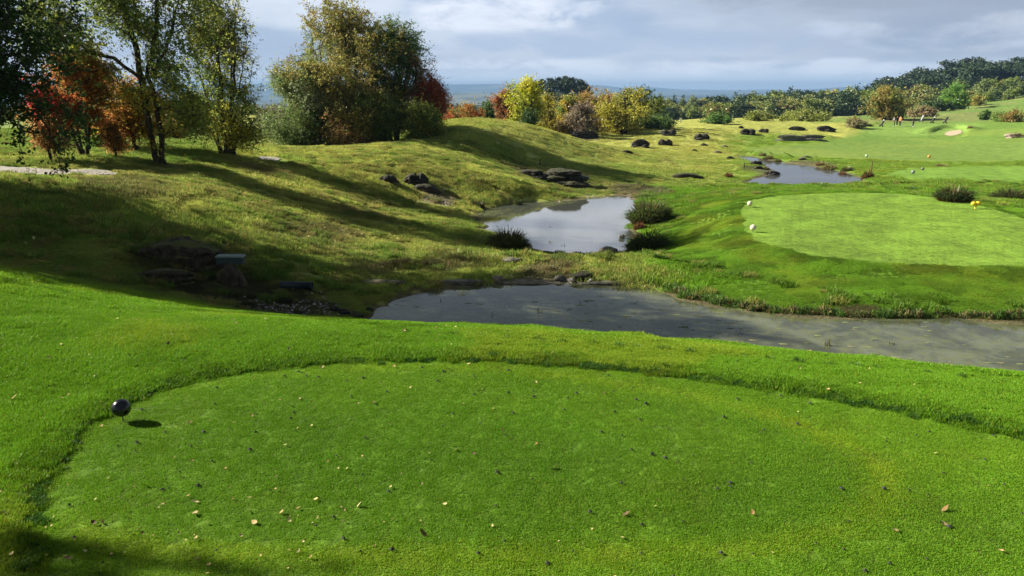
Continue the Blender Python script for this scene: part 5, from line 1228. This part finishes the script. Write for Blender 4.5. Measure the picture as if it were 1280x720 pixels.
def furniture():
    b = P_(154, 527); m, nt, bs = mat('black_marker_paint', .22, .6); bs.inputs['Base Color'].default_value = (.006, .007, .012, 1)
    e = empty('tee_marker', b, 'glossy black ball marker on the near tee', 'tee marker', 'ball shaped tee markers')
    uv_ball('ball', .1, m, e, .165, facet=(.35, -.75, .45)); rod('spike', (0, 0, -.08), (0, 0, .08), .008, .008, MET, e)
    marker('cream ball marker on the second tee, nearer one with a longer shadow', 941, 290, .10, (.62, .55, .42), rough=.6, group='ball shaped tee markers')
    marker('white ball marker on the second tee, farther one by its back edge', 937, 259, .10, (.6, .54, .40), rough=.6, group='ball shaped tee markers')
    marker('grey ball marker at the left end of the third tee', 1141, 218, .13, (.16, .19, .17), group='ball shaped tee markers')
    marker('dark ball marker on the third tee right of the grey one', 1153, 213.5, .11, (.10, .11, .09), group='ball shaped tee markers')
    marker('orange ball marker on the fairway edge', 1161, 198, .14, (.55, .24, .05), group='ball shaped tee markers')
    marker('green white ball marker on the fairway far left of the orange one', 1083, 197, .14, (.35, .45, .30), group='ball shaped tee markers')
    # yellow marker made of two lobes
    b = P_(1219, 261); e = empty('tee_marker', b, 'yellow marker with two rounded lobes at the back of the second tee', 'tee marker'); m = simple_mat('yellow_marker_paint', (.75, .50, .03), .5)
    uv_ball('ball', .10, m, e, .20, sc=(1, .9, .8), off=(-.09, 0)); uv_ball('ball', .10, m, e, .21, sc=(1.05, .9, .8), off=(.09, .01)); uv_ball('ball', .06, m, e, .14, sc=(1, 1, .9), off=(-.01, -.03)); rod('spike', (0, 0, -.05), (0, 0, .16), .03, .03, m, e)
    # poles
    for px, py, h, c, t in [(675,209,10,(.02,.018,.015),'thin dark pole standing in the shadowed hollow'),(930,211,7,(.03,.025,.02),'short dark stake left of the far pond'),(1089,216,14,(.14,.05,.03),'thin rust brown stake at the right tip of the far pond')]:
        b = P_(px, py); o = rod('marker_post', (0, 0, -.1), (0, 0, h * mpp(b.y)), .035, .03, simple_mat('post_wood', c, .8, .2)); o.location = b; tag(o, t, 'post')
    # dark pipe lying on the slope, and a grey green lidded box on its rock
    def pipe(px, py, wpx, dpx, label, c):
        b = P_(px, py); s = mpp(b.y); L = wpx * s / 2; R = dpx * s / 2; m = simple_mat('pipe_' + label.split()[0], c, .5, .4); n = 24
        an = np.arange(n) * 2 * math.pi / n; V = []; 
        prof = [(-L, R), (-L * .9, R * 1.0), (-L * .9, R * .97), (L * .9, R * .97), (L * .9, R), (L, R), (L, R * .82), (L * .8, R * .80), (-L * .8, R * .80), (-L, R * .82)]
        for x, rr in prof: V.append(np.stack([np.full(n, x), np.cos(an) * rr, np.sin(an) * rr + R * .75], 1))
        V = np.concatenate(V); Q = []; k = len(prof)
        for a in range(k):
            for i in range(n): j = (i + 1) % n; a2 = (a + 1) % k; Q.append((a * n + i, a * n + j, a2 * n + j, a2 * n + i))
        e = mesh_np('drain_pipe', V, np.array(Q), m, loc=b, smooth=True); tag(e, label, 'pipe'); e.rotation_euler.z = math.radians(-3); return e
    pipe(371, 361, 41, 11, 'dark blue green pipe lying across the shaded slope near the water', (.012, .022, .028))
    b = P_(289, 352); s = mpp(b.y); m1 = simple_mat('box_lid', (.20, .25, .24), .55); m2 = simple_mat('box_side', (.035, .05, .05), .6)
    e = empty('utility_box', (b.x, b.y + .1, b.z + 24 * s), 'grey green lidded box resting on the dark block beside the mossy slab', 'box')
    import bmesh
    def bev_box(name, sx, sy, sz, z, m, bv):
        bm = bmesh.new(); bmesh.ops.create_cube(bm, size=1)
        for v in bm.verts: v.co = Vector((v.co.x * sx, v.co.y * sy, v.co.z * sz + z))
        bmesh.ops.bevel(bm, geom=bm.edges[:], offset=bv, segments=3, affect='EDGES'); me = bpy.data.meshes.new(name); bm.to_mesh(me); bm.free(); me.materials.append(m)
        o = bpy.data.objects.new(name, me); COL.objects.link(o); o.parent = e; return o
    bev_box('body', 34 * s, .22, .16, .05, m2, .02); bev_box('lid', 36 * s, .27, .05, .155, m1, .02)
    # white sign on the far skyline
    b = P_(851, 154); s = mpp(b.y); e = empty('sign', b, 'small white round topped sign on a short post on the far crest', 'sign'); mw = simple_mat('sign_white', (.8, .8, .78), .5)
    rod('post', (0, 0, -.2), (0, 0, 2.5 * s), .05, .05, MET, e)
    an = np.linspace(0, 2 * math.pi, 17)[:-1]; w = 1.5 * s
    V = np.concatenate([np.stack([np.cos(an) * w, np.full(16, yy), 4.2 * s + np.sin(an) * w * 1.25], 1) for yy in (-.03, .03)])
    Q = np.array([(i, (i + 1) % 16, 16 + (i + 1) % 16, 16 + i) for i in range(16)])
    mesh_np('panel', V, [Q, np.array([list(range(16))[::-1], list(range(16, 32))])], mw, e)

# ---------------------------------------------------------------- golfers and their trolleys
def body(name, label, loc, rotz, pose, shirt, trous, skin=(.35, .20, .13), hair=(.05, .035, .025), s=1.0):
    """one continuous skinned figure; pose gives the joint positions"""
    J = dict(pel=(0,0,.95), sp=(0,.01,1.15), ch=(0,0,1.35), nk=(0,.0,1.50), hd=(0,.01,1.60), tp=(0,.0,1.72),
             ls=(-.17,0,1.42), le=(-.24,0,1.14), lw=(-.22,.10,.92), lh=(-.21,.14,.84), rs=(.17,0,1.42), re=(.24,0,1.14), rw=(.22,.10,.92), rh=(.21,.14,.84),
             lk=(-.11,.02,.50), la=(-.12,-.01,.08), lt=(-.12,.16,.03), rk=(.11,.02,.50), ra=(.12,-.01,.08), rt=(.12,.16,.03), lp=(-.09,0,.90), rp=(.09,0,.90))
    J.update(pose)
    names = list(J); V = [J[k] for k in names]; ix = {k: i for i, k in enumerate(names)}
    E = [('pel','sp'),('sp','ch'),('ch','nk'),('nk','hd'),('hd','tp'),('ch','ls'),('ls','le'),('le','lw'),('lw','lh'),('ch','rs'),('rs','re'),('re','rw'),('rw','rh'),
         ('pel','lp'),('lp','lk'),('lk','la'),('la','lt'),('pel','rp'),('rp','rk'),('rk','ra'),('ra','rt')]
    R = dict(pel=(.15,.11), sp=(.14,.10), ch=(.16,.11), nk=(.06,.06), hd=(.085,.10), tp=(.06,.07), ls=(.065,.065), rs=(.065,.065), le=(.045,.045), re=(.045,.045), lw=(.03,.03), rw=(.03,.03), lh=(.035,.045), rh=(.035,.045),
             lp=(.09,.09), rp=(.09,.09), lk=(.062,.065), rk=(.062,.065), la=(.045,.045), ra=(.045,.045), lt=(.04,.03), rt=(.04,.03))
    me = bpy.data.meshes.new('person'); me.from_pydata(V, [(ix[a], ix[b]) for a, b in E], [])
    o = bpy.data.objects.new(name, me); COL.objects.link(o)
    sk = o.modifiers.new('skin', 'SKIN')
    for i, k in enumerate(names): me.skin_vertices[0].data[i].radius = R[k]
    me.skin_vertices[0].data[ix['pel']].use_root = True
    su = o.modifiers.new('sub', 'SUBSURF'); su.levels = 2; su.render_levels = 2
    dg = bpy.context.evaluated_depsgraph_get(); me2 = bpy.data.meshes.new_from_object(o.evaluated_get(dg)); o.modifiers.clear(); o.data = me2
    me2.materials.clear()
    for nm, c in (('shirt_cloth', shirt), ('trouser_cloth', trous), ('skin', skin), ('shoes', (.5, .5, .48))): me2.materials.append(simple_mat(nm, c, .8, .2))
    lw, rw = Vector(J['lw']), Vector(J['rw'])
    for p in me2.polygons:
        c = p.center; k = 0
        if c.z < .94 and abs(c.x) < .22: k = 1
        if c.z < .10: k = 3
        if c.z > 1.49 and abs(c.x) < .13: k = 2
        if (c - lw).length < .12 or (c - rw).length < .12 or (c - Vector(J['lh'])).length < .09 or (c - Vector(J['rh'])).length < .09: k = 2
        p.material_index = k; p.use_smooth = True
    import bmesh
    bm = bmesh.new(); bmesh.ops.create_uvsphere(bm, u_segments=16, v_segments=10, radius=.105)
    bmesh.ops.delete(bm, geom=[v for v in bm.verts if v.co.z < .01 and v.co.y > -.02], context='VERTS')
    hd = Vector(J['hd'])
    for v in bm.verts: v.co = Vector((v.co.x, v.co.y * 1.12, v.co.z * .95)) + hd + Vector((0, -.015, .045))
    hm = bpy.data.meshes.new('hair'); bm.to_mesh(hm); bm.free(); hm.materials.append(simple_mat('hair_cap', hair, .8)); ho = bpy.data.objects.new('hair', hm); COL.objects.link(ho); ho.parent = o
    o.location = loc; o.rotation_euler.z = rotz; o.scale = (s, s, s); tag(o, label, 'person', 'golfers on the far green'); return o
def trolley(label, loc, rz, bagc, topc, s=1.0):
    e = empty('golf_trolley', loc, label, 'golf trolley', 'golf trolleys by the far green'); e.rotation_euler.z = rz; e.scale = (s, s, s)
    m1 = simple_mat('bag_cloth', bagc, .7); m2 = simple_mat('bag_top', topc, .6); mb = simple_mat('trolley_black', (.02, .02, .02), .5)
    rod('bag', (-.05, 0, .25), (.42, 0, 1.0), .15, .17, m1, e, 14); rod('bag_top', (.42, 0, 1.0), (.48, 0, 1.08), .18, .16, m2, e, 14)
    rod('frame', (-.12, 0, .12), (.62, 0, 1.02), .025, .025, mb, e); rod('handle', (.60, -.14, 1.02), (.60, .14, 1.02), .02, .02, mb, e)
    for yy in (-.32, .32):
        w = rod('wheel', (.0, yy - .025, .15), (.0, yy + .025, .15), .15, .15, mb, e, 20); rod('axle_arm', (0, 0, .28), (0, yy, .15), .02, .02, mb, e)
    r = random.Random(int(rz * 10) + 3)
    for k in range(5):
        dx, dy = r.uniform(-.06, .06), r.uniform(-.09, .09)
        c = rod('club', (.40 + dx, dy, .95), (.56 + dx, dy * 1.3, 1.22), .012, .012, MET, e, 5)
        rod('club_head', (.54 + dx, dy * 1.3, 1.20), (.62 + dx, dy * 1.3, 1.26), .035, .02, mb, c, 6)
def golfers():
    body('person', 'golfer in pale top and dark trousers leaning forward beside the one in orange', P_(1117.6, 158.4), 1.2, dict(ch=(0,.06,1.34), nk=(0,.12,1.47), hd=(0,.17,1.56), tp=(0,.2,1.66), ls=(-.17,.07,1.40), rs=(.17,.07,1.40), le=(-.2,.22,1.18), lw=(-.06,.38,1.0), lh=(-.02,.42,.94), re=(.2,.22,1.18), rw=(.06,.38,1.0), rh=(.03,.42,.95)), (.42, .38, .36), (.03, .03, .04), s=1.04)
    body('person', 'golfer in orange top and black trousers standing upright', P_(1124.6, 158.2), 2.0, dict(lk=(-.13,.05,.5)), (.55, .22, .09), (.015, .015, .018), s=1.06)
    body('person', 'golfer in dark clothes standing apart on the right with feet together', P_(1141, 158.6), -2.6, dict(lw=(-.10,.24,.95), lh=(-.04,.30,.90), rw=(.10,.24,.95), rh=(.04,.30,.90)), (.07, .06, .06), (.03, .028, .03), hair=(.28, .10, .04), s=1.0)
    body('person', 'golfer in black half hidden between the pale and the orange one', P_(1120.8, 157.6), .4, dict(), (.02, .02, .025), (.02, .02, .02), s=1.0)
    trolley('golf trolley with black and white bag left of the golfers', P_(1101.5, 158.4), .3, (.03, .03, .035), (.7, .7, .7), 1.0)
    trolley('golf trolley with white topped bag nearest right of the lone golfer', P_(1151.5, 152.4), .5, (.35, .36, .42), (.8, .8, .8), 1.0)
    trolley('golf trolley with dark bag, middle of the right hand three', P_(1165, 154.2), .2, (.02, .02, .025), (.75, .75, .75), 1.0)
    trolley('golf trolley with black bag farthest right', P_(1181, 154.4), .4, (.012, .012, .015), (.05, .05, .05), 1.0)

def floating_weed():
    r = np.random.default_rng(5); V = []; F = []; C = []; k = 0
    while k < 130:
        px, py = r.uniform(470, 1300), r.uniform(360, 470); x, y = at(px, py, 0.0)
        if sdist(np.array([x]), np.array([y]), POND[0][1])[0] < .3 or vnoise(np.array([x * .5]), np.array([y * .5]), 3)[0] < .45: continue
        s = r.uniform(.015, .07); n = 11; an = np.arange(n) * 2 * math.pi / n; rad = s * (.5 + .9 * r.random(n)); b = len(V)
        el = r.uniform(.35, .8); V.append((x, y, .008)); V += [(x + math.cos(a) * q * 1.6, y + math.sin(a) * q * el, .004) for a, q in zip(an, rad)]
        F += [(b, b + 1 + i, b + 1 + (i + 1) % n) for i in range(n)]; c = np.array([(.17,.19,.08),(.22,.21,.11),(.14,.17,.07)][int(r.integers(3))]); C += [c * r.uniform(.7, 1.3)] * (n + 1); k += 1
    o = mesh_np('floating_weed', np.array(V), np.array(F), m_pb, colors=np.array(C)); o['kind'] = 'stuff'; o['label'] = 'small olive and tan scraps of weed floating on the near pond'
floating_weed()
rocks(); tick('rocks'); plants(); tick('plants'); litter(); tick('litter'); furniture(); golfers(); tick('golf')
pebbles('white_gravel', 'pinkish white gravel spilling from the three dark rocks to the middle pond', [(533,240,5,3,.3),(545,247,8,4,.5),(556,254,6,2.5,.3)], 700, .055, m_pb, 1)
pebbles('shore_gravel', 'pale stones along the far shore of the middle pond', [(775,234,16,2.5,.5),(735,238,16,3,.3),(810,240,12,2,.2),(700,238,14,3,.15)], 700, .06, m_pb, 2)
pebbles('slope_rubble', 'brownish rubble on the shaded slope above the near pond', [(360,388,22,6,.5),(400,380,18,6,.25),(330,378,16,5,.2)], 500, .035, m_pb, 3)
pebbles('dam_gravel', 'small stones on the dam between the ponds', [(722,349,16,3,.4),(640,346,50,5,.3),(770,316,20,3,.2)], 180, .04, m_pb, 4)
